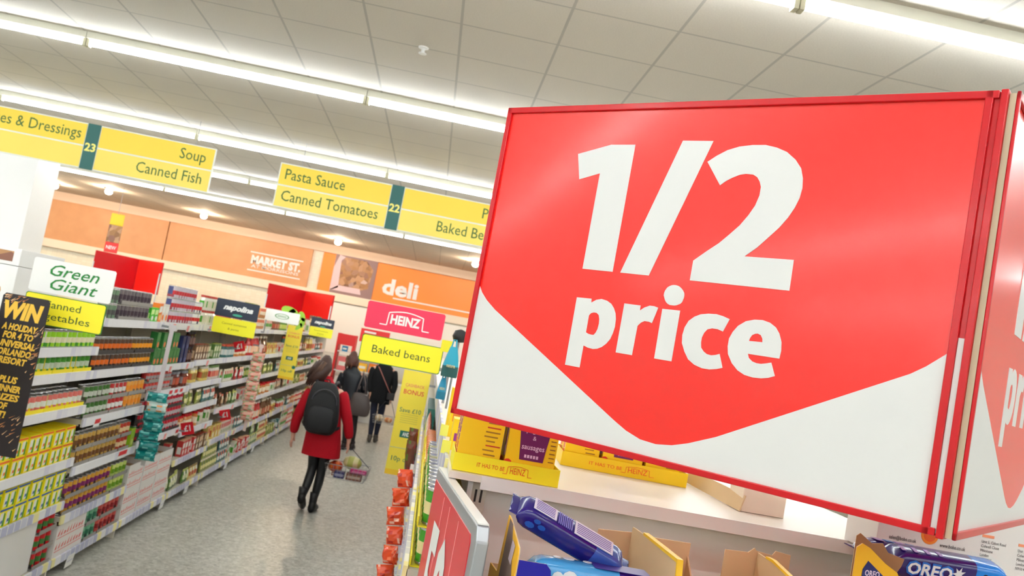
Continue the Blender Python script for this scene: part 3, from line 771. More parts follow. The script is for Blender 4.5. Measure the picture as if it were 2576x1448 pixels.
# big white printed cartons on the floor-level shelf
CARD_W = M((232, 228, 224), 0.6); CARD_IN = M((178, 140, 100), 0.8)
def open_carton(name, label, x0, x1, y0, y1, z0, z1, lines, group=None, front=-1):
    t = thing(name, label, 'box', ((x0 + x1) / 2, (y0 + y1) / 2, z0), group)
    w = 0.006
    mb = MB(); mb.box(x0, x1, y0, y1, z0, z0 + w); mb.box(x0, x0 + w, y0, y1, z0 + w, z1); mb.box(x1 - w, x1, y0, y1, z0 + w, z1)
    mb.box(x0 + w, x1 - w, y0, y0 + w, z0 + w, z1); mb.box(x0 + w, x1 - w, y1 - w, y1, z0 + w, z1)
    mb.build('walls', CARD_W, t)
    MB().box(x0 + w + .001, x1 - w - .001, y0 + w + .001, y1 - w - .001, z0 + .01, z1 - .05).build('contents', CARD_IN, t)
    mb = MB(); fr = frame((x1, y0, z0), (0, 1, 0), (0, 0, 1))
    L_ = y1 - y0; H_ = z1 - z0
    for v, cap in lines:
        mb.rect(fr, L_ * .04, L_ * .96, H_ * v - .004, H_ * v, 0, .001, 0)
        n = max(4, int(L_ / (cap * 0.9)))
        for k in range(n):
            u = L_ * .05 + k * L_ * .9 / n; q = L_ * .9 / n
            mb.prism([(u, H_ * v + .012), (u + q * .45, H_ * v + .016), (u + q * (.5 + .3 * RND.random()), H_ * v + cap * RND.uniform(.5, 1)), (u + q * .3, H_ * v + cap * .6)], fr, 0, .001, 0)
    mb.build('red_print', M((222, 70, 66), .6), t)
    return t
for k, (i, a, b, z1, l) in enumerate([(1, .03, .54, .36, 'white open carton with red print left of the sea green cans'),
                                     (2, .03, .42, .37, 'lower white red-printed carton next to the deep red cans'), (2, .44, .84, .37, 'lower white red-printed carton, second after the deep red cans'), (2, .86, 1.28, .37, 'lower white red-printed carton, third after the deep red cans')]):
    open_carton('printed_carton', l, LF - .34, LF - .02, B[i] + a, B[i] + b, .131, z1, [(.2, .06), (.6, .06)], 'white printed cartons at floor level')
for k, (a, b, l) in enumerate([(.03, .42, 'upper open white carton with red print, nearest of three'), (.44, .84, 'upper open white carton with red print, middle of three'), (.86, 1.28, 'upper open white carton with red print, farthest of three')]):
    open_carton('printed_carton', l, LF - .34, LF - .02, B[2] + a, B[2] + b, .371, .59, [(.15, .05), (.55, .05)], 'white printed cartons at floor level')

# farther bays: mixed goods
PAL = [((226, 222, 206), GRN, (190, 60, 50), (214, 210, 180), 'cream and green'), ((206, 60, 56), W_, (236, 220, 210), (250, 200, 160), 'red and white'), ((120, 84, 56), (214, 180, 140), (240, 226, 200), (180, 70, 40), 'brown and cream'),
       ((92, 130, 60), (220, 224, 180), (240, 236, 220), (190, 200, 90), 'green and white'), ((230, 206, 120), (200, 90, 50), (240, 236, 220), (160, 130, 60), 'straw yellow'), ((222, 214, 204), (206, 60, 60), (120, 150, 90), (226, 140, 110), 'white and pink'),
       ((150, 158, 70), (236, 230, 160), (90, 110, 40), (230, 220, 190), 'olive'), ((70, 120, 120), W_, (220, 90, 60), (200, 214, 210), 'blue green'), ((214, 140, 80), (240, 220, 190), REDc, (240, 230, 200), 'orange and cream')]
far_kinds = {3: ['jar', 'carton', 'jar', 'packet', 'jar', 'carton', 'packet'], 4: ['carton', 'jar', 'packet', 'bottle', 'carton', 'packet'], 5: ['packet', 'bottle', 'jar', 'carton', 'packet', 'carton'],
             6: ['jar', 'carton', 'packet', 'jar', 'bottle', 'packet'], 7: ['packet', 'bottle', 'carton', 'packet', 'jar', 'carton'], 8: ['bottle', 'packet', 'jar', 'carton', 'packet', 'packet'],
             9: ['carton', 'bottle', 'packet', 'bottle', 'jar', 'carton'], 10: ['bottle', 'packet', 'jar', 'packet', 'carton', 'packet']}
pi = 0
CANKIND = 'p'
for i in range(3, 11):
    for k, z in enumerate(LEV[i]):
        above = (LEV[i][k - 1] - 0.05 - z) if k else 0.34
        kind = far_kinds[i][k]
        if SIZE[kind][1] > above: kind = 'packet' if above > .16 else 'can'
        tiers = max(1, min(2, int((above - .02) / SIZE[kind][1])))
        cut = B[i] + RND.uniform(.5, .85)
        for a, b in ((B[i] + .02, cut - .01), (cut + .01, B[i] + BAY - .02)):
            p = PAL[pi % len(PAL)]; pi += 1
            facing(kind, p[:4], p[4], sh(i, k), a, b, z, tiers)

# right-hand shelves (their fronts are seen edge-on)
rp = [((240, 206, 20), (40, 40, 40), (230, 120, 30), (250, 220, 60), 'yellow and black'), ((236, 120, 40), (230, 226, 40), W_, (200, 60, 30), 'orange and yellow'), ((60, 130, 120), W_, (220, 220, 200), (30, 90, 90), 'turquoise'),
      ((200, 40, 40), W_, (240, 220, 120), (120, 20, 20), 'red tomato'), ((230, 226, 210), (90, 140, 50), GRN, (230, 210, 150), 'white and leaf green')]
def rsh(i, k): return '%s right shelf, %s' % (['top', 'second', 'third', 'fourth', 'fifth', 'bottom'][k + 1], RBD[i])
for i in range(0, 4):
    for k, z in enumerate(RLEV):
        p = rp[(i + k + 4) % 5]
        kind = ('carton', 'jar', 'packet')[(i + k) % 3] if i or k > 2 else 'can'
        facing(kind, p[:4], p[4], rsh(i, k), RB_Y[i] + .03, RB_Y[i] + BAY - .03, z, 2 if kind == 'can' else 1, RF, 1, tray=(YTRAY if i == 0 and k < 3 else None))

# ------------------------------------------------------------------ gondola top and end-cap
LEDGE = 1.755
t = thing('top_display_ledge', 'cream top board of the right aisle shelves, behind the big price sign', 'shelf top', (0.78, 10, LEDGE))
MB().box(0.112, 1.5, 2.40, 18.2, LEDGE - 0.018, LEDGE).build('ledge_board', M((232, 222, 210), 0.4), t)
MB().box(0.20, 1.5, 2.395, 2.40, LEDGE - 0.034, LEDGE + 0.002).build('front_lip', WHITE, t)
mb = MB(); fr = frame((0.102, 18.2, LEDGE), (0, -1, 0), (0, 0, 1)); mb.rect(fr, 0, 15.6, -0.1, 0.004, -0.0098, 0.0)
mb.build('price_rail', RAIL_B, t)

t = thing('endcap_unit', 'cream end-cap shelving under the big price sign holding biscuit cartons', 'shelving', (0.83, 2.2, 0))
CRM = M((248, 244, 238), 0.5)
MB().box(0.19, 1.5, 2.50, 2.53, 0.08, 1.735).build('back_panel', CRM, t)
for x in (0.205, 1.47):
    mb = MB(); mb.box(x - 0.02, x + 0.02, 2.46, 2.499, 0, 1.733, 0)
    fr = FX(x, 2.46, 0)
    z = 0.3
    while z < 1.7:
        for dx in (-0.011, 0.004):
            mb.rect(fr, dx, dx + 0.006, z, z + 0.034, 0, 0.0008, 1)
        z += 0.055
    mb.build('slotted_upright', [M((226, 216, 200), 0.45), M((60, 50, 46), 0.7)], t)
MB().box(0.17, 0.184, 2.44, 2.47, 0, 1.733).build('edge_trim', CRM, t)
for z in (1.5, 1.0, 0.5):
    sh_ = MB().box(0.232, 1.44, 1.72, 2.455, z - 0.025, z).build('shelf', CRM, t)
    MB().box(0.232, 1.44, 1.705, 1.719, z - 0.045, z + 0.006).build('price_rail', RAILW, sh_)
def side_panel(p0, p1, label, face):
    p0, p1 = Vector(p0), Vector(p1); d = (p1 - p0); L_ = d.length
    t = thing('end_side_panel', label, 'side panel', (p0.x, p0.y, 0))
    fr = frame((p0.x, p0.y, 0), (d.x, d.y, 0), (0, 0, 1))     # normal faces the aisle
    ch = [(0, 0.02), (L_, 0.02), (L_, 1.70), (L_ - 0.02, 1.73), (0, 1.73)]
    mb = MB(); mb.prism(ch, fr, -0.028, 0.0, 0); mb.build('board', M((176, 180, 186), 0.3, 0.4), t, bevel=0.003)
    mb = MB(); mb.rect(fr, 0.0, L_ - 0.022, 1.731, 1.734, -0.026, -0.002); mb.build('top_strip', WHITE, t)
    mb = MB(); mb.prism([(0.02, 0.1), (L_ - 0.055, 0.1), (L_ - 0.055, 1.685), (L_ - 0.07, 1.70), (0.02, 1.70)], fr, 0, 0.002, 0)
    mb.build('poster', M((226, 60, 70), 0.3), t)['label'] = 'red offer poster'
    mb = MB()
    if face:
        for u in (0.24, 0.36, 0.52):
            mb.rect(fr, u, u + 0.005, 0.1, 1.69, 0.002, 0.0028, 1)
        put_text(mb, '50', fr, 0.13, 1.28, 0.32, 0.003, 0, 'L', 0.34, 0.03)
        mb.build('lettering', [WHITE, M((244, 160, 160), 0.4)], t)
    return t
side_panel((0.086, 2.592), (0.166, 1.84), 'grey-framed side panel with a red poster reading 50, below the big sign', True)
side_panel((1.56, 1.84), (1.60, 2.592), 'grey-framed side panel hidden at the right end of the end-cap', False)

# sauce cartons in yellow trays
def sauce_mesh(w, h, d):
    mb = MB(); mb.box(-w / 2, w / 2, 0, d, 0, h, 0)
    fr = FX(0, 0, 0)
    # crest shaped purple label
    c = w * 0.02
    sh_ = [(-.24, .28), (.24, .28), (.27, .5), (.31, .72), (.26, .8), (.22, .95), (.1, .9), (0, .97), (-.1, .9), (-.22, .95), (-.26, .8), (-.31, .72), (-.27, .5)]
    mb.prism([(c + x * w, y * h) for x, y in sh_], fr, 0, 0.0008, 1)
    put_text(mb, 'Spaghetti', fr, c, h * .69, h * .075, .0012, 2, 'C', w * .5, .01); put_text(mb, '&', fr, c, h * .58, h * .06, .0012, 2, 'C'); put_text(mb, 'sausages', fr, c, h * .44, h * .075, .0012, 2, 'C', w * .46, .01)
    for v, q in ((.87, .3), (.34, .3)):
        for k in range(5): mb.rect(fr, c - w * q / 2 + w * q * k / 5, c - w * q / 2 + w * q * (k + .7) / 5, h * (v - .022), h * (v + .022), .0008, .0012, 2)
    for k in range(9):
        mb.rect(fr, w * .36, w * .47, h * (.3 + .06 * k), h * (.315 + .06 * k), 0, 0.0008, 3)
    mb.prism([(-w * .44 + w * .09 * math.cos(a), h * .2 + w * .09 * math.sin(a)) for a in [k * .7 for k in range(9)]], fr, 0, .0008, 4)
    mb.rect(fr, -w * .3, -w * .12, h * .1, h * .16, 0, .0008, 5)
    fl = frame((-w / 2, d, 0), (0, -1, 0), (0, 0, 1))
    mb.prism([(d * .2, h * .25), (d * .8, h * .3), (d * .7, h * .98), (d * .3, h * .95)], fl, 0, .0008, 6)
    mb.prism([(d * .35, h * .4), (d * .65, h * .45), (d * .6, h * .8), (d * .4, h * .75)], fl, .0008, .0012, 1)
    mb.rect(fl, d * .15, d * .6, h * .12, h * .24, 0, .0008, 4)
    return mb.mesh('sauce_carton', [M((250, 206, 10), .4), M((110, 16, 90), .4), M((240, 200, 230), .4), M((150, 100, 20), .5), M((226, 50, 30), .4), M((60, 140, 50), .4), M((230, 200, 240), .4)])
def text_face_mesh(w, h, d):
    """the same carton turned round: ingredients on its yellow back"""
    mb = MB(); mb.box(-w / 2, w / 2, 0, d, 0, h, 0); fr = FX(0, 0, 0)
    for k in range(12):
        a = w * RND.uniform(.05, .12); b = w * RND.uniform(.3, .46)
        mb.rect(fr, a, b, h * (.12 + .065 * k), h * (.14 + .065 * k), 0, .0008, 1 if k % 4 else 2)
    fl = frame((-w / 2, d, 0), (0, -1, 0), (0, 0, 1))
    for k in range(7):
        mb.prism([(d * (.2 + .1 * (k % 3)), h * (.15 + .11 * k)), (d * (.6 + .1 * (k % 2)), h * (.17 + .11 * k)), (d * .7, h * (.26 + .11 * k)), (d * .3, h * (.25 + .11 * k))], fl, 0, .0008, 3 if k > 1 else 4)
    return mb.mesh('sauce_carton', [M((250, 206, 10), .4), M((170, 120, 20), .5), M((206, 70, 30), .5), M((150, 40, 170), .4), M((230, 70, 40), .4)])
SA, SB = sauce_mesh(.138, .19, .09), text_face_mesh(.118, .19, .09)
def yellow_tray(x0, x1, y0, y1, rot, label, cartons, clab, yel):
    cx, cy = (x0 + x1) / 2, (y0 + y1) / 2
    t = thing('display_tray', label, 'tray', (cx, cy, LEDGE + .001))
    w, d = (x1 - x0) / 2, (y1 - y0) / 2; z0 = LEDGE + .001
    ym = M(yel, .45)
    mb = MB(); mb.box(x0, x1, y0, y1, z0, z0 + .003); mb.build('base', ym, t)
    mb = MB(); mb.box(x0, x1, y0, y0 + .003, z0 + .003, z0 + .047)
    fr = FX(x0, y0, z0)
    put_text(mb, 'IT HAS TO BE', fr, (x1 - x0) * .22, .019, .011, .0008, 1, 'L', (x1 - x0) * .26, .0)
    u = (x1 - x0) * .52; q = (x1 - x0) * .17
    put_text(mb, 'HEINZ', fr, u + .004, .015, .0175, .0008, 1, 'L', q - .008, .0)
    crest(mb, fr, u - .003, .013, q + .006, .024, .0012, 1)
    mb.build('front', [ym, M((236, 84, 20), .45)], t)
    for nm, b in (('side', (x0, x0 + .003, y0 + .003, y1)), ('side', (x1 - .003, x1, y0 + .003, y1)), ('rear', (x0 + .003, x1 - .003, y1 - .003, y1))):
        MB().box(*b, z0 + .003, z0 + .047).build(nm, ym, t)
    t.rotation_euler = (0, 0, rot)
    q = Matrix.Rotation(rot, 3, 'Z')
    for me, dx, lab in cartons:
        for r in range(2):
            o = bpy.data.objects.new('sauce_carton', me); COL.objects.link(o)
            p = q @ Vector((dx, y0 + .012 + r * .1 - cy, 0))
            o.location = (cx + p.x, cy + p.y, z0 + .0035); o.rotation_euler = (0, 0, rot)
            tag(o, (lab if r == 0 else 'rear yellow carton behind the ' + lab.split(' ', 1)[1]), 'carton', clab)

def crest(mb, fr, u, v, w, h, th, m):
    """outline like a keystone with an arched top and side tails"""
    def seg(a, b):
        d = Vector((b[0] - a[0], b[1] - a[1])); n = Vector((-d.y, d.x)).normalized() * th / 2
        mb.prism([(a[0] - n.x, a[1] - n.y), (b[0] - n.x, b[1] - n.y), (b[0] + n.x, b[1] + n.y), (a[0] + n.x, a[1] + n.y)], fr, 0, .0009, m)
    arch = [(u + w * k / 8, v + h * (.82 + .18 * math.sin(math.pi * k / 8))) for k in range(9)]
    for a, b in zip(arch, arch[1:]): seg(a, b)
    seg((u - w * .02, v), arch[0]); seg(arch[-1], (u + w * 1.02, v))
    seg((u - w * .22, v), (u - w * .02, v)); seg((u + w * 1.02, v), (u + w * 1.22, v))
yellow_tray(.118, .412, 2.425, 2.66, 0, 'bright yellow card tray nearest the big sign, orange lettering', [(SB, -.082, 'left yellow carton in the front tray, lines of small print'), (SA, .06, 'right yellow carton in the front tray, purple crest label')], 'cartons in the front yellow tray', (250, 236, 30))
yellow_tray(.51, .945, 2.98, 3.22, -.06, 'deeper yellow card tray set back on the top board, orange lettering', [(SB, -.15, 'first yellow carton in the rear tray'), (SA, -.01, 'middle yellow carton in the rear tray'), (SB, .13, 'last yellow carton in the rear tray')], 'cartons in the rear yellow tray', (244, 206, 20))

# loose board and boxes on the gondola top
CARD = M((222, 194, 150), .75)
mb = MB(); fr = frame((.985, 3.15, LEDGE + .002), (0.02, -1, 0), (0.25, 0, 1)); mb.rect(fr, 0, .54, 0, .05, -.004, 0)
tag(mb.build('cardboard_strip', M((214, 186, 146), .75), loc=(.985, 2.9, LEDGE)), 'narrow cardboard strip lying beside the rear yellow tray', 'cardboard')
mb = MB(); mb.box(1.005, 1.14, 2.62, 2.74, LEDGE + .001, LEDGE + .085)
tag(mb.build('small_box', M((236, 222, 204), .6), loc=(1.07, 2.68, LEDGE), bevel=.002), 'small plain cream box below the middle of the big sign', 'box')
t = thing('white_carton', 'large white carton printed with contact details, below the fold of the sign', 'box', (1.5, 2.5, LEDGE + .001))
MB().box(1.235, 1.86, 2.25, 2.42, LEDGE + .001, LEDGE + .27).build('carton_body', M((226, 224, 220), .55), t, bevel=.002)
mb = MB(); fr = FX(0, 2.25, 0)
put_text(mb, 'sales@bobo.co.uk', fr, 1.268, 1.802, .0095, .001, 0, 'L', .075, .01)
put_text(mb, 'www.bobo.co.uk', fr, 1.408, 1.803, .0095, .001, 0, 'L', .072, .01)
for k, s_ in enumerate(['Unit 5, Cabot Road', 'Colwell Close', 'Milestone', 'London', 'NW10 4XY']):
    put_text(mb, s_, fr, 1.522, 1.833 - .0115 * k, .0075, .001, 0, 'L', (.068, .05, .034, .024, .034)[k])
    put_text(mb, s_[::1], fr, 1.625, 1.825 - .0115 * k, .0075, .001, 0, 'L', (.068, .05, .034, .024, .034)[k])
mb.rect(fr, 1.522, 1.555, 1.848, 1.855, 0, .001, 1); mb.rect(fr, 1.625, 1.66, 1.84, 1.847, 0, .001, 1)
mb.build('lettering', [M((60, 58, 60), .6), M((240, 150, 110), .6)], t)
mb = MB(); mb.prism([(1.378 + .024 * math.cos(k * math.pi / 10), 1.828 + .024 * math.sin(k * math.pi / 10)) for k in range(20)], fr, 0, .001, 0)
mb.prism([(1.378 + .017 * math.cos(k * math.pi / 10), 1.828 + .017 * math.sin(k * math.pi / 10)) for k in range(20)], fr, .001, .0014, 1)
mb.build('round_logo', [M((246, 140, 30), .5), M((236, 96, 20), .5)], t)
mb = MB(); fr = frame((1.235, 2.42, 0), (0, -1, 0), (0, 0, 1))
for k in range(3): mb.rect(fr, .03 + .04 * k, .05 + .04 * k, 1.85, 1.86, 0, .001, 0)
mb.build('side_print', M((130, 110, 150), .6), t)

# ------------------------------------------------------------------ biscuits on the end-cap shelf
def biscuit_pack(name, label, p, q, w, h, cols, roll=0.0, letters=None, patch=True, cat='biscuits', group=None):
    """flow-wrapped pack from p to q with crimped ends"""
    p, q = Vector(p), Vector(q); L_ = (q - p).length; ax = (q - p).normalized()
    up = Vector((0, 0, 1)); sd = ax.cross(up).normalized(); up = sd.cross(ax)
    c, s_ = math.cos(roll), math.sin(roll); sd, up = sd * c + up * s_, up * c - sd * s_
    t = thing(name, label, cat, tuple((p + q) / 2), group)
    mb = MB(); rings = []; zones = []
    N_ = 20
    def ring(x, kw, kh, zig=0):
        out = []
        for i in range(N_):
            a = 2 * math.pi * i / N_; ca, sa = math.cos(a), math.sin(a)
            pp = .55
            yy = math.copysign(abs(ca) ** pp, ca) * w / 2 * kw; zz = math.copysign(abs(sa) ** pp, sa) * h / 2 * kh
            out.append(tuple(p + ax * (x * L_ + (zig if i % 2 else -zig)) + sd * yy + up * zz))
        return out
    spec = [(0, 1.0, .05, .002), (.055, .97, .06, 0), (.065, .98, .35, 0), (.10, .98, .8, 0), (.15, 1, .97, 0), (.32, .99, 1, 0), (.5, 1, 1, 0), (.68, .99, 1, 0), (.85, 1, .97, 0), (.9, .98, .8, 0), (.935, .98, .35, 0), (.945, .97, .06, 0), (1, 1.0, .05, .002)]
    rings = [ring(*r_) for r_ in spec]
    mb.loft(rings, [cols_i for cols_i in (0, 0, 0, 0, 0, 0, 0, 1, 1, 1, 1, 1)], True)
    mb.build('wrapper', [M(c_, .22, 0, .5, .4) for c_ in cols], t, smooth=True, angle=50)
    return t, frame(p + sd * (w / 2 - .0005), ax, up), frame(p + up * (h / 2), ax, -sd), L_

NIGHT, VIOLET, SKY = (34, 18, 120), (62, 30, 130), (70, 160, 226)
t, fs, ft, L_ = biscuit_pack('biscuit_pack', 'dark blue biscuit pack lying tilted on top of the left carton', (.228, 1.87, 1.787), (.50, 1.885, 1.685), .062, .055, [NIGHT, (60, 90, 180)], roll=-.55)
mb = MB(); mb.rect(ft, .04, .095, -.016, .018, 0, .0015, 0); mb.rect(ft, .14, .235, -.02, .02, 0, .0015, 0)
for k in range(6):
    mb.rect(ft, .045, .09, -.0125 + .005 * k, -.0105 + .005 * k, .0015, .002, 1); mb.rect(ft, .145, .23, -.015 + .0055 * k, -.013 + .0055 * k, .0015, .002, 1)
for k in range(8): mb.rect(ft, .1 + .0045 * k, .1025 + .0045 * k, -.018, .018, 0, .0015, 2)
mb.build('back_print', [M((226, 222, 240), .35), M((110, 90, 170), .4), M((120, 110, 200), .4)], t)['label'] = 'white panel of small print'
mb = MB()
for u, v, r_ in ((.05, .012, .011), (.075, .02, .009), (.06, .028, .008)): mb.prism([(u + r_ * math.cos(k * .7), v - .015 + r_ * .7 * math.sin(k * .7)) for k in range(9)], fs, .0005, .0012, 0)
mb.build('swirl_print', M((44, 90, 190), .35), t)
t, fs, ft, L_ = biscuit_pack('biscuit_pack', 'light blue and violet biscuit pack at the front of the left carton', (.262, 1.83, 1.668), (.56, 1.84, 1.664), .07, .06, [SKY, VIOLET])
mb = MB()
for u, r_ in ((.1, .017), (.14, .014), (.075, .012)):
    mb.prism([(u + r_ * math.cos(k * .6), .0 + r_ * math.sin(k * .6)) for k in range(11)], fs, .0012, .002, 0)
    mb.prism([(u + r_ * .7 * math.cos(k * .6), .006 + r_ * .6 * math.sin(k * .6)) for k in range(11)], ft, .001, .002, 0)
mb.rect(ft, .15, .27, -.028, .03, 0, .0012, 1)
put_text(mb, 'OREO', fs, .175, -.012, .02, .0016, 0, 'L', .07, .03)
put_text(mb, 'Original', fs, .2, .016, .008, .0016, 0, 'L', .04, .01)
mb.build('front_print', [M((236, 240, 246), .35), M((60, 36, 140), .35)], t)
def oreo_pack(label, p, q, w, h, cols):
    t, fs, ft, L_ = biscuit_pack('biscuit_pack', label, p, q, w, h, cols, roll=-.25)
    mb = MB()
    put_text(mb, 'OREO', fs, .05, -.014, .031, .0010, 1, 'L', .115, .07)
    put_text(mb, 'OREO', fs, .054, -.0115, .026, .0018, 0, 'L', .107, .03)
    n = 14
    mb.prism([(.176 + (.016 if k % 2 else .007) * math.cos(2 * math.pi * k / n), .004 + (.018 if k % 2 else .008) * math.sin(2 * math.pi * k / n)) for k in range(n)], fs, .0011, .0016, 0)
    for u, v, r_ in ((.2, -.008, .009), (.225, -.004, .011), (.24, .01, .006)):
        mb.prism([(u + r_ * math.cos(k * .7), v + r_ * .7 * math.sin(k * .7)) for k in range(9)], fs, .0011, .0018, 0 if u < .22 else 2)
    for k in range(4): mb.rect(ft, .04 + .03 * k, .05 + .03 * k, -.02, .002, 0, .001, 3)
    mb.build('front_print', [M((240, 240, 246), .3), M((40, 110, 210), .3), M((30, 26, 40), .3), M((150, 120, 190), .3)], t)['label'] = 'white lettering on a bright blue splash'
oreo_pack('violet and bright blue biscuit pack with white lettering, in the torn yellow carton', (1.10, 1.985, 1.791), (1.42, 1.985, 1.793), .07, .066, [(44, 20, 110), (20, 130, 226)])
t, fs, ft, L_ = biscuit_pack('biscuit_pack', 'dark violet biscuit pack behind the lettered one in the torn carton', (1.10, 2.115, 1.784), (1.46, 2.115, 1.776), .07, .06, [(52, 22, 104), (70, 60, 150)])
mb = MB()
for k in range(9): mb.rect(ft, .05 + .03 * k, .07 + .03 * k, -.024 + .008 * (k % 3), .01, 0, .001, k % 2)
mb.build('back_print', [M((160, 130, 190), .3), M((60, 130, 190), .3)], t)
for k, (x, y_) in enumerate([(.27, 1.93), (.27, 2.01)]):
    biscuit_pack('biscuit_pack', ['blue biscuit pack half hidden inside the left carton', 'rear blue biscuit pack inside the left carton'][k], (x, y_, 1.56), (x + .29, y_, 1.56), .07, .06, [SKY, VIOLET])

def display_carton(name, label, x0, x1, y0, y1, z0, parts):
    t = thing(name, label, 'carton', ((x0 + x1) / 2, (y0 + y1) / 2, z0))
    for nm, fr, poly, th, mats, lab in parts:
        mb = MB(); mb.prism(poly, fr, 0, th * .5, 0); mb.prism(poly, fr, th * .5, th, 1)
        o = mb.build(nm, mats, t)
        if lab: o['label'] = lab
    MB().box(x0 + .004, x1 - .004, y0 + .004, y1 - .004, z0, z0 + .004).build('base', CARD, t)
    return t
OYEL = M((248, 186, 20), .45); OBLUE = M((20, 10, 150), .35); OBRN = M((120, 96, 86), .6)
ZS = 1.501
def cartons():
    RIM = M((252, 206, 20), .45)
    # left carton
    x0, x1, y0, y1 = .247, .73, 1.745, 2.2
    L1 = frame((x0, y1, ZS), (0, -1, 0), (0, 0, 1)); R1 = frame((x1, y1, ZS), (0, -1, 0), (0, 0, 1)); F1 = FX(x0, y0, ZS); B1 = FX(x0, y1, ZS); D1 = frame((.58, y1 - .008, ZS), (0, -1, 0), (0, 0, 1))
    t = display_carton('display_carton', 'open yellow and blue biscuit carton at the left of the end-cap', x0, x1, y0, y1, ZS, [
        ('left_side', L1, [(0, 0), (y1 - y0, 0), (y1 - y0, .21), (y1 - y0 - .01, .22), (.25, .236), (.2, .236), (.16, .1), (0, .08)], .004, [CARD, OYEL], 'yellow side with a brown photo'),
        ('right_side', R1, [(0, 0), (y1 - y0, 0), (y1 - y0, .1), (.1, .1), (0, .18)], .004, [CARD, CARD], None),
        ('divider', D1, [(0, 0), (.41, 0), (.41, .2), (.40, .236), (.14, .232), (0, .225)], .004, [CARD, CARD], None),
        ('front', F1, [(0, 0), (x1 - x0, 0), (x1 - x0, .1), (.1, .1), (.078, .12), (.065, .19), (.055, .2), (0, .2)], .004, [CARD, OBLUE], 'dark blue front with a cut-out window'),
        ('rear', B1, [(0, 0), (x1 - x0, 0), (x1 - x0, .209), (.36, .207), (.35, .212), (.246, .205), (.24, .08), (0, .08)], .004, [CARD, CARD], None)])
    mb = MB(); mb.prism([(.2, .0), (.455, .0), (.455, .13), (.3, .236), (.24, .236)], L1, .004, .0048, 0)
    mb.prism([(.33, .17), (.38, .17), (.4, .212), (.35, .215)], L1, .0048, .0054, 1)
    mb.build('side_print', [OBRN, M((200, 180, 190), .5)], t)
    mb = MB(); mb.prism([(.12, .231), (.40, .2365), (.411, .2), (.411, 0), (.417, 0), (.417, .2), (.404, .244), (.12, .237)], D1, -.005, .008, 0)
    mb.build('torn_rim', RIM, t)['label'] = 'yellow torn edge of the divider'
    # emptied carton in the middle
    a, b = .82, .99; R2 = frame((b, 2.2, ZS), (0, -1, 0), (0, 0, 1)); L2 = frame((a, 2.2, ZS), (0, -1, 0), (0, 0, 1)); B2 = FX(a, 2.2, ZS); F2 = FX(a, 1.9, ZS); D2 = frame((.905, 2.19, ZS), (0, -1, 0), (0, 0, 1))
    t = display_carton('display_carton', 'emptied brown card carton in the middle of the end-cap', a, b, 1.9, 2.2, ZS, [
        ('rear', B2, [(0, 0), (b - a, 0), (b - a, .222), (.13, .226), (.122, .214), (.08, .219), (.075, .225), (.06, .212), (0, .209)], .004, [CARD, CARD], None),
        ('right_side', R2, [(0, 0), (.3, 0), (.3, .08), (0, .14)], .004, [CARD, CARD], None),
        ('left_side', L2, [(0, 0), (.3, 0), (.3, .08), (0, .1)], .004, [CARD, CARD], None),
        ('divider', D2, [(0, 0), (.27, 0), (.27, .2), (.1, .216), (0, .216)], .004, [CARD, CARD], None),
        ('front', F2, [(0, 0), (b - a, 0), (b - a, .06), (0, .06)], .004, [CARD, OYEL], None)])
    mb = MB(); mb.prism([(.06, .216), (.1, .2165), (.272, .2), (.276, .205), (.1, .223), (.06, .221)], D2, -.004, .007, 0)
    mb.build('torn_rim', RIM, t)['label'] = 'yellow torn edge of the divider'
    # right carton with its torn front
    x0, x1, y0, y1 = 1.0, 1.44, 1.9, 2.2
    F3 = FX(x0, y0, ZS); B3 = FX(x0, y1, ZS); L3 = frame((x0, y1, ZS), (0, -1, 0), (0, 0, 1)); R3 = frame((x1, y1, ZS), (0, -1, 0), (0, 0, 1))
    t = display_carton('display_carton', 'torn yellow biscuit carton at the lower right, holding two packs', x0, x1, y0, y1, ZS, [
        ('front', F3, [(0, 0), (x1 - x0, 0), (x1 - x0, .24), (.12, .24), (.1, .275), (.07, .29), (.03, .318), (.012, .325), (0, .315)], .004, [CARD, M((240, 190, 20), .45)], None),
        ('left_side', L3, [(0, 0), (.3, 0), (.3, .17), (.2, .15), (0, .15)], .004, [CARD, OBLUE], None),
        ('right_side', R3, [(0, 0), (.3, 0), (.3, .24), (0, .22)], .004, [CARD, CARD], None),
        ('rear', B3, [(0, 0), (x1 - x0, 0), (x1 - x0, .25), (.2, .25), (.12, .15), (0, .15)], .004, [CARD, CARD], None),
        ('torn_flap', FX(x0, y0 + .03, ZS), [(.012, .24), (.1, .24), (.125, .285), (.13, .302), (.09, .31), (.075, .328), (.05, .324), (.02, .342), (.012, .335)], .003, [CARD, M((160, 122, 84), .8)], 'brown torn flap')])
    mb = MB(); mb.prism([(.02, .27), (.03, .29), (.07, .262), (.075, .25), (.02, .25)], F3, .004, .0048, 0)
    put_text(mb, 'OREO', F3, .026, .258, .012, .0052, 1, 'L', .034, .03)
    mb.build('front_print', [M((28, 40, 110), .5), M((226, 214, 236), .5)], t)
cartons()

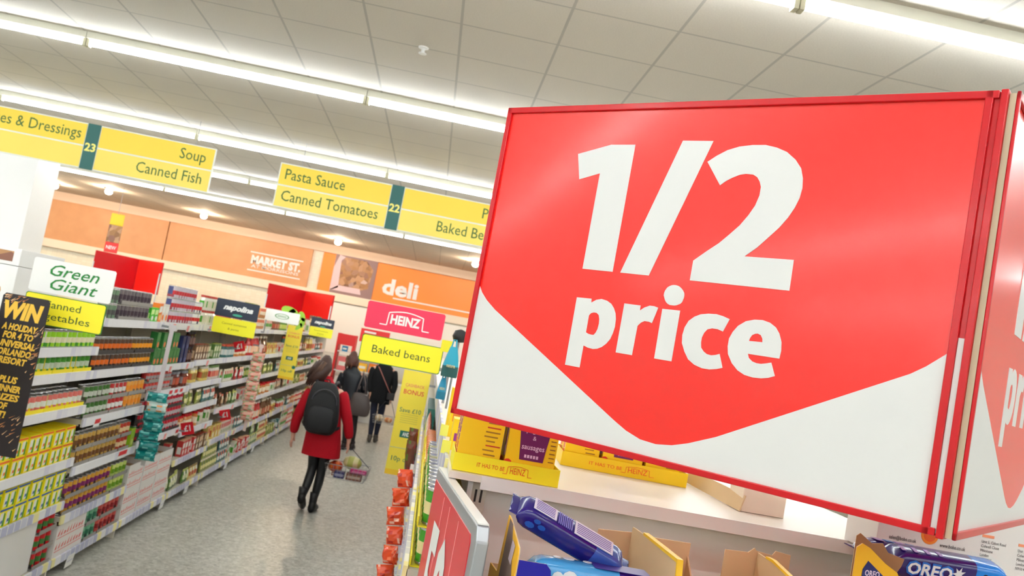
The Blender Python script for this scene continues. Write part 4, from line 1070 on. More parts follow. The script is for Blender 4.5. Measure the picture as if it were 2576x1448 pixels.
# ------------------------------------------------------------------ fin signs and banners along the aisle
FYEL = M((250, 234, 40), .45); FGREEN = M((60, 130, 40), .5); LET = M((70, 96, 40), .6)
def fin(name, label, y, x0, x1, panels, attach):
    zs = [p[0] for p in panels] + [p[1] for p in panels]
    t = thing(name, label, 'shelf sign', ((x0 + x1) / 2, y, (min(zs) + max(zs)) / 2))
    for nm, z0, z1, a, b, col, border, draw in [(p[2], p[0], p[1], *p[3:]) for p in panels]:
        fr = FX(0, y, 0); mb = MB()
        r = .008
        def rr(a, b, z0, z1): return [(a + r, z0), (b - r, z0), (b, z0 + r), (b, z1 - r), (b - r, z1), (a + r, z1), (a, z1 - r), (a, z0 + r)]
        mb.prism(rr(a, b, z0, z1), fr, -.006, 0, 1 if border else 0)
        if border: mb.prism(rr(a + .004, b - .004, z0 + .004, z1 - .004), fr, 0, .0008, 0)
        o = mb.build(nm, [col, FGREEN], t)
        if draw:
            mb = MB(); mats = draw(mb, fr); q = mb.build('lettering', mats, t)
    mb = MB()
    if attach == 'L':
        mb.box(-2.2515, x0 + .03, y + .0005, y + .012, 1.764, 1.782); mb.box(x0 + .018, x0 + .03, y + .0005, y + .012, 1.782, min(zs) + .04)
    else:
        mb.box(x1 + .045, x1 + .06, y + .0005, y + .012, LEDGE + .0003, min(zs) + .04); mb.box(x1 - .02, x1 + .045, y + .0005, y + .012, min(zs) + .02, min(zs) + .04)
    mb.build('clip', GREYM, t)
    return t
def d_gg(mb, fr):
    put_text(mb, 'Green', fr, -1.955, 2.052, .06, .0015, 0, 'C', .26, .006, .3); put_text(mb, 'Giant', fr, -1.945, 1.978, .06, .0015, 0, 'C', .25, .006, .3); return [M((30, 130, 50), .5)]
def d_cv(mb, fr):
    put_text(mb, 'Canned', fr, -1.985, 1.878, .038, .0015, 0, 'C', .2); put_text(mb, 'Vegetables', fr, -1.985, 1.815, .038, .0015, 0, 'C', .32); return [LET]
fin('shelf_fin_sign', 'white sign with green italic lettering above a yellow Canned Vegetables panel', 4.95, -2.178, -1.745, [(1.955, 2.135, 'brand_panel', -2.178, -1.745, M((240, 240, 238), .45), False, d_gg), (1.782, 1.946, 'category_panel', -2.182, -1.756, FYEL, True, d_cv)], 'L')
def d_hz(mb, fr):
    put_text(mb, 'HEINZ', fr, -.166, 2.137, .048, .0015, 0, 'C', .165, .04)
    crest(mb, fr, -.262, 2.124, .192, .086, .006, 0); return [WHITE]
def d_bb(mb, fr):
    put_text(mb, 'Baked beans', fr, -.155, 1.962, .042, .0015, 0, 'C', .325); return [LET]
fin('shelf_fin_sign', 'pink red sign with white brand crest above a yellow Baked beans panel', 4.95, -.387, .07, [(2.092, 2.24, 'brand_panel', -.387, .048, M((230, 44, 84), .45), False, d_hz), (1.905, 2.055, 'category_panel', -.383, .072, FYEL, True, d_bb)], 'R')
def nap(y, x0, x1, zs, label):
    c = (x0 + x1) / 2
    def d1(mb, fr):
        put_text(mb, 'napolina', fr, c + .01, zs[2] - .1, .052, .0015, 0, 'C', .3, .045, .35)
        mb.prism([(c + .012 + .05 * math.cos(k * .5), zs[2] - .145 + .012 * math.sin(k * .5)) for k in range(13)], fr, 0, .0015, 1); return [WHITE, M((60, 170, 140), .5)]
    def d2(mb, fr):
        put_text(mb, 'Canned tomatoes', fr, c, zs[0] + .095, .022, .0015, 0, 'C', .25); put_text(mb, '& puree', fr, c, zs[0] + .045, .022, .0015, 0, 'C', .11); return [M((150, 140, 20), .6)]
    fin('shelf_fin_sign', label, y, x0, x1, [(zs[1] + .004, zs[2], 'brand_panel', x0, x1, M((32, 42, 62), .45), False, d1), (zs[0], zs[1] - .004, 'category_panel', x0, x1, M((246, 238, 40), .45), False, d2)], 'L')
nap(9.2, -2.215, -1.785, (1.762, 1.926, 2.108), 'larger dark navy sign with white script above a yellow panel')
nap(15.8, -2.15, -1.745, (1.772, 1.935, 2.098), 'smaller, farther dark navy sign with white script above a yellow panel')
def d_leaf(mb, fr):
    for k in range(16):
        a, b = 2 * math.pi * k / 16, 2 * math.pi * (k + 1) / 16
        P_ = lambda t_, r_: (-2.02 + .095 * r_ * math.cos(t_), 2.022 + .036 * r_ * math.sin(t_))
        mb.prism([P_(a, .85), P_(b, .85), P_(b, 1), P_(a, 1)], fr, 0, .0015, 0)
    for dz in (.008, -.006): mb.rect(fr, -2.08, -1.96, 2.018 + dz, 2.024 + dz, 0, .0015, 0)
    return [M((90, 150, 80), .5)]
t = fin('shelf_fin_sign', 'white sign edged with green leaves, between the two dark navy signs', 12.0, -2.238, -1.79, [(1.945, 2.095, 'brand_panel', -2.238, -1.79, M((238, 240, 236), .45), False, d_leaf)], 'L')
mb = MB()
for cx, cz, r_, a in ((-1.96, 2.13, .09, .1), (-1.86, 2.1, .07, -.6), (-1.76, 2.07, .075, -1.0), (-1.745, 1.99, .07, -1.5), (-1.78, 1.93, .06, -2.2), (-1.9, 2.11, .05, .3)):
    pts = []
    for k in range(12):
        q = 2 * math.pi * k / 12; x, z = r_ * math.cos(q), r_ * .5 * math.sin(q) * (1 - .3 * math.cos(q)); pts.append((cx + x * math.cos(a) - z * math.sin(a), cz + x * math.sin(a) + z * math.cos(a)))
    mb.prism(pts, FX(0, 12.0, 0), -.012, -.007, 0)
mb.build('leaf_border', M((150, 196, 50), .5), t)

def bonus_banner(label, y, x0, x1, z0, z1, attach):
    t = thing('bonus_banner', label, 'banner', ((x0 + x1) / 2, y, (z0 + z1) / 2))
    fr = FX(0, y, 0); w = x1 - x0; h = z1 - z0; c = (x0 + x1) / 2
    mb = MB(); mb.rect(fr, x0, x1, z0, z1, -.004, 0, 0)
    mb.rect(fr, x0, x1, z0, z0 + h * .05, 0, .0006, 1); mb.rect(fr, x0 + w * .02, x1 - w * .02, z0 + h * .255, z0 + h * .262, 0, .0006, 2)
    mb.build('panel', [M((250, 226, 70), .5), M((246, 200, 40), .5), M((200, 200, 150), .5)], t)
    mb = MB()
    put_text(mb, 'CASHBACK', fr, c, z0 + h * .845, h * .03, .0012, 1, 'C', w * .7, .0)
    put_text(mb, 'BONUS', fr, c, z0 + h * .775, h * .042, .0012, 0, 'C', w * .74, .01)
    put_text(mb, 'Save \u00a310', fr, c, z0 + h * .6, h * .042, .0012, 2, 'C', w * .78, .0)
    for k in range(5): mb.rect(fr, c - w * .32, c + w * .32, z0 + h * (.5 + .02 * k), z0 + h * (.504 + .02 * k), 0, .0012, 3)
    mb.rect(fr, c - w * .22, c + w * .22, z0 + h * .36, z0 + h * .425, 0, .001, 2)
    put_text(mb, 'AND', fr, c, z0 + h * .376, h * .034, .0016, 4, 'C', w * .26, .04)
    put_text(mb, '10p off', fr, c - w * .36, z0 + h * .135, h * .045, .0012, 2, 'L', w * .7, .0)
    mb.prism([(c + w * .38 + w * .12 * math.cos(k * .5), z0 + h * .24 + w * .12 * math.sin(k * .5)) for k in range(13)], fr, 0, .0012, 2)
    mb.build('lettering', [M((230, 60, 60), .5), M((240, 120, 110), .5), M((20, 110, 96), .5), M((200, 190, 80), .5), WHITE], t)
    ax = x1 if attach == 'R' else x0; s_ = 1 if attach == 'R' else -1
    mb = MB(); mb.box(min(ax - s_ * .01, ax + s_ * .03), max(ax - s_ * .01, ax + s_ * (.0545 if s_ > 0 else .03)), y + .0005, y + .01, 1.69 if s_ > 0 else 1.764, 1.71 if s_ > 0 else 1.784); mb.build('clip', GREYM, t)
bonus_banner('tall yellow bonus banner on the right aisle shelves, with teal and red lettering', 7.6, -.185, .048, .912, 1.80, 'R')
bonus_banner('smaller yellow bonus banner on the left shelves, below the leafy sign', 13.9, -2.222, -1.985, 1.076, 1.91, 'L')

t = thing('prize_banner', 'black banner with gold prize lettering at the left edge, nearest the viewer', 'banner', (-2.105, 4.8, 1.5))
fr = FX(0, 4.8, 0); mb = MB()
mb.prism([(-2.225, 1.095), (-1.987, 1.095), (-1.987, 1.907), (-2.0, 1.922), (-2.212, 1.922), (-2.225, 1.907)], fr, -.006, 0, 0)
mb.build('panel', M((34, 26, 30), .4), t)
mb = MB(); c = -2.106
put_text(mb, 'WIN', fr, c - .004, 1.80, .08, .0015, 0, 'C', .2, .06, .18)
for s_, z, w_ in (('A HOLIDAY', 1.738, .178), ('FOR 4 TO', 1.695, .15), ('UNIVERSAL', 1.651, .19), ('ORLANDO', 1.608, .165), ('RESORT', 1.565, .14), ('PLUS', 1.468, .09), ('WINNER', 1.423, .14), ('PRIZES', 1.378, .145), ('OF', 1.333, .05), ('IT!', 1.288, .05)):
    put_text(mb, s_, fr, c, z, .032, .0015, 0, 'C', w_ * 1.02, .045, .18)
mb.build('lettering', M((240, 192, 66), .4), t)
mb = MB(); rr_ = random.Random(3)
for k in range(90):
    if k < 24: u, v = rr_.uniform(-2.22, -2.12), rr_.uniform(1.87, 1.918)
    elif k < 54: u, v = rr_.uniform(-2.04, -1.992), rr_.uniform(1.5, 1.78)
    else: u, v = rr_.uniform(-2.2, -1.995), rr_.uniform(1.12, 1.3)
    l_, a = rr_.uniform(.012, .04), rr_.uniform(.4, .9); d_ = rr_.uniform(.0015, .004)
    du, dv = l_ * math.cos(a), l_ * math.sin(a)
    pts = [(u, v), (u + d_, v - d_), (u + du, v + dv)]
    pts = [(min(max(x, -2.222), -1.989), min(max(z, 1.098), 1.919)) for x, z in pts]
    if abs((pts[1][0]-pts[0][0])*(pts[2][1]-pts[0][1])-(pts[2][0]-pts[0][0])*(pts[1][1]-pts[0][1])) > 1e-6:
        mb.prism(pts, fr, 0, .0009, k % 2)
mb.prism([(-2.17 + .045 * math.cos(k * .4), 1.195 + .022 * math.sin(k * .4)) for k in range(16)], fr, .0009, .0014, 2)
mb.build('sparks', [M((236, 150, 90), .5), M((250, 200, 150), .5), M((120, 30, 170), .4)], t)
MB().box(-2.2495, -2.215, 4.8005, 4.81, 1.785, 1.805).build('clip', GREYM, t)

# ------------------------------------------------------------------ tickets, talkers, clip strips on the left shelves
TPINK, TRED = M((244, 150, 150), .5), M((226, 24, 40), .5)
def ticket(y, z, w, h, label, style):
    """card hanging from the shelf-edge rail"""
    mb = MB(); fr = frame((LF + .0015, y, z), (0, 1, 0), (.12, 0, 1))
    mb.rect(fr, -w / 2, w / 2, -h / 2, h / 2, 0, .0025, 0)
    if style == 'red':
        mb.rect(fr, -w * .46, w * .46, -h * .1, h * .46, .0025, .0032, 1)
    elif style == 'pink':
        mb.rect(fr, -w * .46, 0, -h * .46, h * .46, .0025, .0032, 2)
    else:
        mb.rect(fr, -w * .4, w * .4, -h * .05, h * .05, .0025, .0032, 3)
    tag(mb.build('price_ticket', [WHITE, TRED, TPINK, M((200, 196, 214), .5)], loc=(LF, y, z)), label, 'price ticket', 'price tickets on the left shelf edges')
TK = [(6.64, 1.062, .11, .06, 'red', 'red and white ticket under the grey and green cans'), (7.36, .74, .2, .065, 'red', 'wide red and white ticket under the tan cans'),
      (8.05, 1.775, .18, .07, 'pink', 'wide pink ticket on the top rail below the blue and red cans'), (8.5, 1.77, .14, .06, 'pink', 'smaller pink ticket on the top rail, second past the clip strip'),
      (8.2, 1.40, .12, .055, 'pink', 'pink ticket under the green cartons'), (8.75, 1.41, .12, .055, 'pink', 'pink ticket under the navy cartons'),
      (7.95, 1.17, .13, .06, 'pink', 'pink ticket just right of the teal clip strip'), (8.35, 1.17, .1, .06, 'red', 'first of three red tickets under the red and grey cans'), (8.52, 1.17, .1, .06, 'red', 'second of three red tickets under the red and grey cans'), (8.69, 1.17, .1, .06, 'red', 'third of three red tickets under the red and grey cans'),
      (7.92, .76, .1, .07, 'red', 'red ticket under the black and red cans beside the strip'), (8.5, .76, .13, .06, 'pink', 'pink ticket under the middle of the black cans'), (8.85, .76, .1, .06, 'red', 'red ticket under the dark red-labelled cans'),
      (9.5, 1.42, .14, .06, 'pink', 'pink ticket on the second shelf under the larger navy sign'), (9.3, 1.78, .14, .06, 'pink', 'pink ticket on the top rail under the larger navy sign'), (10.0, .71, .14, .06, 'pink', 'pink ticket low under the larger navy sign'),
      (6.7, .06, .13, .09, 'white', 'white card below the floor-level rail, nearest'), (8.87, .06, .13, .09, 'white', 'white card below the floor-level rail, by the printed cartons'), (9.7, .06, .14, .08, 'white', 'white card below the floor-level rail, third along'), (11.5, .06, .16, .08, 'white', 'white card below the floor-level rail, fourth along'), (13.2, .06, .16, .08, 'white', 'white card below the floor-level rail, farthest'),
      (11.6, .47, .14, .06, 'pink', 'pink ticket low by the pale clip strip'), (12.4, 1.12, .16, .06, 'red', 'red ticket right of the pale clip strip'), (11.2, .83, .16, .06, 'pink', 'pink ticket on the fourth shelf left of the pale strip')]
for y, z, w, h, st, lb in TK: ticket(y, z, w, h, lb, st)
for y, z, lb in ((10.5, 1.60, 'red talker card high up, below the larger navy sign'), (8.93, .80, 'red talker card sticking out by the dark red-labelled cans'), (10.5, .80, 'red talker card lower down, beyond the black cans'), (6.0, 1.0, '')):
    if not lb: continue
    t = thing('shelf_talker', lb, 'shelf sign', (LF + .08, y, z), 'red shelf talkers')
    fr = frame((LF + .075, y, z), (1, -.25, .35), (-.35, 0, 1))
    mb = MB(); mb.rect(fr, -.065, .065, -.06, .06, -.002, 0, 0); mb.build('card', M((224, 24, 40), .4), t)
    mb = MB(); put_text(mb, '\u00a31', fr, 0, -.025, .055, .0015, 0, 'C', None, .03); mb.build('lettering', WHITE, t)
    MB().box(LF + .0005, LF + .05, y + .004, y + .01, z - .04, z - .025).build('clip', GREYM, t)
def clip_strip(x, y, z0, z1, label, col):
    t = thing('clip_strip', label, 'clip strip', (x, y, z1))
    mb = MB(); fr = FX(x, y, 0); mb.rect(fr, -.018, .018, z0, z1, -.002, 0, 0); mb.rect(fr, -.03, .03, z1 - .02, z1 + .025, -.004, .002, 0)
    mb.build('strip', M(col, .35), t)
    MB().box(min(x, LF) + .0005, max(x, LF), y + .003, y + .009, z1 - .01, z1 + .01).build('hook', GREYM, t)
clip_strip(-2.16, 7.665, .62, 1.785, 'long white hanging strip of teal packets between two left bays', (226, 220, 224))
TP = [bag_mesh(((14, 132, 130), (30, 160, 156), (120, 206, 200), (8, 96, 104)), .17, .08, .06, q) for q in range(3)]  # paler teal facets are highlights put into the colour
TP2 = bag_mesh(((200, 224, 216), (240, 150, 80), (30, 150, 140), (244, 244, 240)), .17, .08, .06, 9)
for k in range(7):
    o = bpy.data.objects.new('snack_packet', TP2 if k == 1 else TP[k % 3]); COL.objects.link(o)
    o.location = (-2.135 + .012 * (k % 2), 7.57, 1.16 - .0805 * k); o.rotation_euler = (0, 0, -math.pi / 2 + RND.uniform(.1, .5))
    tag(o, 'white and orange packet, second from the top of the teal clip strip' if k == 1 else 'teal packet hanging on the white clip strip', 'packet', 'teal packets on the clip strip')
clip_strip(-2.14, 11.66, .5, 1.6, 'pale hanging strip of pink packets farther along the left shelves', (236, 214, 206))
PP = bag_mesh(((226, 170, 150), (240, 222, 212), (206, 110, 90), (150, 180, 130)), .17, .122, .06, 4)
for k in range(7):
    o = bpy.data.objects.new('snack_packet', PP); COL.objects.link(o)
    o.location = (-2.135, 11.57, 1.40 - .126 * k); o.rotation_euler = (0, 0, -math.pi / 2 + RND.uniform(0, .5))
    tag(o, 'pink and cream packet hanging on the pale clip strip', 'packet', 'pink packets on the pale strip')
# white medal boxes and picture packs on the top shelf at the far left
for k, (y, z, hh, lb) in enumerate([(5.62, 1.821, .24, 'white box with two gold medals, on top of the left shelves'), (5.62, 2.064, .1, 'flat pack with a food picture, stacked on the white medal box')]):
    t = thing('display_box', lb, 'box', (-2.55, y, z))
    MB().box(-2.75, -2.42, y - .3, y + .3, z, z + hh).build('box_body', M((236, 236, 236), .5), t, bevel=.003)
    mb = MB(); fr = FX(-2.58, y - .3, z)
    if k == 0:
        for u in (-.05, .06):
            for r_, w_, m_ in ((.034, .001, 0), (.022, .0016, 1)): mb.prism([(u + r_ * math.cos(q * .5), .09 + r_ * math.sin(q * .5)) for q in range(13)], fr, 0, w_, m_)
    else: mb.rect(fr, -.12, .12, .02, .08, 0, .001, 2)
    mb.build('front_print', [M((196, 160, 110), .5), M((240, 226, 206), .5), food_mat()], t)

# ------------------------------------------------------------------ right edge of the aisle: bags, cards and packs
t = thing('display_pole', 'thin pole with a black top standing on the right shelf top board', 'display pole', (.135, 4.6, LEDGE))
MB().tube([(.135, 4.6, LEDGE + .0005), (.135, 4.6, 2.14)], .006, 8).build('pole', GREYM, t)
mb = MB(); mb.lathe([(.0, -.02), (.03, -.015), (.04, .01), (.03, .04), (.005, .05)], (.137, 4.6, 2.12), 12); mb.build('pole_head', BLACK, t, smooth=True)
mb = MB(); mb.box(.05, .11, 4.59, 4.6, 2.04, 2.10); mb.build('yellow_card', M((246, 232, 40), .5), t)
def hang_bag(x, y, z0, z1, w, label, cols):
    t = thing('carrier_bag', label, 'bag', (x, y, z0))
    mb = MB(); rings = []
    for k, (q, ww) in enumerate(((0, .95), (.05, 1), (.32, 1), (.36, .98), (.7, .72), (.92, .5), (1, .42))):
        rings.append([(x + w / 2 * ww * math.copysign(abs(math.cos(a)) ** .7, math.cos(a)), y + .028 * ww * math.sin(a) + .004 * math.sin(3 * a + k), z0 + (z1 - z0) * q) for a in [2 * math.pi * i / 14 for i in range(14)]])
    mb.loft(rings, [1, 1, 1, 0, 0, 0], True); mb.build('bag_body', [M(c_, .4) for c_ in cols], t, smooth=True, angle=50)
    mb = MB(); mb.tube([(x - w * .15, y, z1 - .01), (x - w * .08, y, z1 + .035), (x + w * .08, y, z1 + .035), (x + w * .15, y, z1 - .01)], .004, 6); mb.build('handle', M(cols[0], .4), t)
    mb = MB(); put_text(mb, 'nature', FX(x, y - .034, 0), 0, z0 + .05, .018, 0, 0, 'C', w * .5, .01); mb.build('lettering', M((220, 200, 140), .5), t)
hang_bag(.115, 4.5, 1.92, 2.075, .085, 'bright teal carrier bag with a dark green foot, hanging by the big sign', [(24, 160, 190), (30, 84, 84)])
hang_bag(.095, 4.55, 1.80, 1.91, .05, 'slim teal carrier bag hanging beneath the larger teal bag', [(24, 140, 180), (30, 120, 150)])
for k, (x0, x1, y, h, lb, c_) in enumerate([(.118, .16, 3.25, .19, 'tall yellow carton standing on the right shelf top beside the big sign', (252, 214, 10)), (.118, .22, 3.6, .16, 'yellow carton farther back on the right shelf top', (246, 206, 20)), (.118, .19, 2.86, .1, 'short yellow carton with purple print between the front tray and the aisle', (250, 214, 30))]):
    t = thing('food_carton', lb, 'carton', ((x0 + x1) / 2, y, LEDGE))
    MB().box(x0, x1, y, y + .1, LEDGE + .0005, LEDGE + h).build('carton_body', M(c_, .45), t)
    mb = MB(); mb.rect(FX(x0, y, LEDGE), .008, (x1 - x0) - .008, h * .3, h * .55, 0, .001); mb.build('front_print', M((150, 50, 150) if k == 2 else (226, 130, 40), .5), t)
for k, (y, z, lb) in enumerate([(3.2, 1.765, 'pale yellow card on the right top rail, farther one'), (2.75, 1.76, 'pale yellow card on the right top rail, nearer one')]):
    mb = MB(); fr = FX(.097, y, z); mb.rect(fr, -.008, .02, -.005, .035, 0, .003)
    o = mb.build('price_ticket', M((244, 244, 110), .5), loc=(.105, y, z)); tag(o, lb, 'price ticket')
# orange-red snack bags on a clip strip that sticks into the aisle
t = thing('clip_strip', 'hanging strip of orange-red snack bags on the right shelves', 'clip strip', (.02, 4.5, 1.44))
MB().box(.012, .03, 4.5, 4.503, .95, 1.46).build('strip', WHITE, t); MB().box(.02, .0425, 4.503, 4.509, 1.40, 1.415).build('hook', GREYM, t)
OB = [bag_mesh(((228, 76, 34), (240, 120, 80), (248, 196, 172), (186, 36, 16)), .092, .088, .055, q + 20) for q in range(3)]  # paler orange and pink facets paint the foil highlights
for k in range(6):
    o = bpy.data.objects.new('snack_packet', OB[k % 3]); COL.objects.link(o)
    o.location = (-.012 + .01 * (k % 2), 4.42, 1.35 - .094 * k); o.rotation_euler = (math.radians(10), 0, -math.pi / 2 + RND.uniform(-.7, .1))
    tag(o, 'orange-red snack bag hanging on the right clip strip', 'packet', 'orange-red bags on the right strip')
BB = bag_mesh(((110, 60, 40), (150, 40, 40), (214, 180, 150), (90, 110, 40)), .066, .2, .05, 31)
for k in range(2):
    o = bpy.data.objects.new('snack_packet', BB); COL.objects.link(o)
    o.location = (-.002, 5.4 + .16 * k, 1.27 + .06 * k); o.rotation_euler = (0, math.radians(10), -math.pi / 2 - .5)
    tag(o, ['brown and red packet hanging beside the yellow bonus banner', 'rear brown packet hanging beside the yellow bonus banner'][k], 'packet')
# ------------------------------------------------------------------ back of the shop
struct('trim_3', MB().box(-3.3, 1.6, YB - .1, YB - .004, .9, 2.56), M((244, 240, 232), .5), 'white panel of the back wall below the deli sign')
t = thing('deli_counter', 'long glass-fronted deli counter along the back wall', 'counter', (-4.5, 21.2, 0))
MB().box(-13, 4, 20.8, 21.8, 0.0, .9).build('counter_body', M((226, 214, 200), .5), t)
MB().box(-13, 4, 20.78, 21.85, .9, .94).build('worktop', WHITE, t)
gm, nt, gb, N, L = nodemat('counter_glass', .05); gb.inputs['Transmission Weight'].default_value = .9; gb.inputs['Base Color'].default_value = (.9, .95, .95, 1)
mb = MB(); mb.box(-13, 4, 20.85, 20.86, .94, 1.35); mb.box(-13, 4, 20.85, 21.3, 1.35, 1.362); mb.build('glass_screen', gm, t)
t = thing('promotion_stand', 'red and white promotion stand beyond the end of the aisle', 'display stand', (-1.7, 19.9, 0))
SR = M((226, 36, 36), .5)
MB().box(-2.05, -2.0, 19.7, 20.2, 0, 1.86).build('side', SR, t); MB().box(-1.7, -1.65, 19.7, 20.2, 0, 1.86).build('side', SR, t)
for z in (.2, .62, 1.04, 1.46): MB().box(-1.999, -1.701, 19.7, 20.2, z, z + .02).build('shelf', WHITE, t)
MB().box(-2.05, -1.65, 19.68, 19.699, 1.62, 1.86).build('header', SR, t)
t = thing('promotion_stand', 'white tiered stand with red header and orange goods, beyond the aisle end', 'display stand', (-1.3, 19.9, 0))
MB().box(-1.55, -1.0, 20.0, 20.3, 0, 1.75).build('rear', WHITE, t)
for z in (.3, .7, 1.1, 1.45): MB().box(-1.55, -1.0, 19.6, 19.999, z, z + .02).build('shelf', WHITE, t)
mb = MB(); mb.box(-1.6, -.95, 19.98, 19.999, 1.76, 2.06); mb.build('header', SR, t)
mb = MB(); fr = FX(-1.6, 19.98, 1.76)
for k in range(3): mb.rect(fr, .08, .5 - .08 * k, .05 + .08 * k, .09 + .08 * k, 0, .003)
mb.build('header_print', WHITE, t)
for k, (x, z, s_, c_, lb) in enumerate([(-1.42, 1.471, (.08, .08, .2), (226, 110, 40), 'tall orange pack on the top tier of the white stand'), (-1.22, 1.471, (.14, .1, .14), (240, 180, 120), 'peach box on the top tier of the white stand'), (-1.4, 1.121, (.2, .14, .18), (250, 190, 40), 'yellow box on the second tier of the white stand'), (-1.16, 1.121, (.2, .14, .2), (246, 130, 20), 'orange box on the second tier of the white stand'),
                                  (-1.4, .721, (.2, .14, .12), (250, 240, 230), 'white box on the third tier of the white stand'), (-1.18, .721, (.2, .14, .12), (150, 70, 50), 'brown box on the third tier of the white stand'), (-1.95 + .1, 1.481, (.12, .12, .12), (40, 140, 190), 'blue pack on the red stand'), (-1.85, 1.061, (.2, .2, .3), (236, 120, 120), 'pink box on the red stand'), (-1.85, .641, (.2, .2, .3), (240, 230, 220), 'white box on the red stand')]):
    t = thing('goods_box', lb, 'box', (x, 19.78, z))
    MB().box(x - s_[0] / 2, x + s_[0] / 2, 19.72, 19.72 + s_[1], z, z + s_[2]).build('box_body', M(c_, .5), t, bevel=.004)
    mb = MB(); mb.rect(FX(x, 19.72, z), -s_[0] * .35, s_[0] * .35, s_[2] * .35, s_[2] * .65, 0, .002); mb.build('front_print', M((246, 240, 226), .5), t)

# ------------------------------------------------------------------ people
SKIN = M((222, 170, 146), .5)
def person_body(parent, V, E_, mats, zone):
    """one skinned surface; V: name -> (x, y, z, r) in the person's own frame"""
    names = list(V); idx = {n: i for i, n in enumerate(names)}
    ox, oy, oz = parent.location
    me = bpy.data.meshes.new('body'); me.from_pydata([V[n][:3] for n in names], [(idx[a], idx[b]) for a, b in E_], []); me.update()
    ob = bpy.data.objects.new('body', me); COL.objects.link(ob)
    sk = ob.modifiers.new('skin', 'SKIN'); sk.branch_smoothing = .4; sk.use_smooth_shade = True
    su = ob.modifiers.new('sub', 'SUBSURF'); su.levels = 1; su.render_levels = 1
    for n in names:
        d = me.skin_vertices[0].data[idx[n]]; r = V[n][3]
        d.radius = r if isinstance(r, tuple) else (r, r)
        d.use_root = n == 'pelvis'
    dg = bpy.context.evaluated_depsgraph_get()
    out = bpy.data.meshes.new_from_object(ob.evaluated_get(dg))
    bpy.data.objects.remove(ob)
    out.name = 'body'; out.materials.clear()
    for m in mats: out.materials.append(m)
    for p in out.polygons:
        p.material_index = zone(p.center); p.use_smooth = True
    o = bpy.data.objects.new('body', out); COL.objects.link(o); o.parent = parent
    return o

def hand(V, E_, pre, wrist, at_, side, drop, curl=.5):
    """palm, four unequal fingers and a thumb hanging from the wrist; side +1 thumb towards +x"""
    wx, wy, wz = at_
    V[pre + 'palm'] = (wx, wy + .01, wz - .05, (.022, .032)); E_.append((wrist, pre + 'palm'))
    V[pre + 'knuckle'] = (wx, wy + .015, wz - .085, (.018, .034)); E_.append((pre + 'palm', pre + 'knuckle'))
    for k, l in enumerate((.062, .072, .068, .052)):
        yy = wy + .042 - .021 * k
        a, b = pre + 'f%da' % k, pre + 'f%db' % k
        V[a] = (wx - side * .006, yy, wz - .088 - l * .5, .009); V[b] = (wx + side * .012 * curl, yy + .004, wz - .088 - l, .0075)
        E_ += [(pre + 'knuckle', a), (a, b)]
    V[pre + 'ta'] = (wx + side * .018, wy + .045, wz - .06, .010); V[pre + 'tb'] = (wx + side * .02, wy + .058, wz - .092, .008)
    E_ += [(pre + 'palm', pre + 'ta'), (pre + 'ta', pre + 'tb')]

def ell(cx, cy, z, rx, ry, n=20, p=.85, seed=0, wob=0.0):
    out = []
    for i in range(n):
        a = 2 * math.pi * i / n; c, s_ = math.cos(a), math.sin(a)
        w = 1 + wob * math.sin(3 * a + seed)
        out.append((cx + rx * w * math.copysign(abs(c) ** p, c), cy + ry * w * math.copysign(abs(s_) ** p, s_), z))
    return out

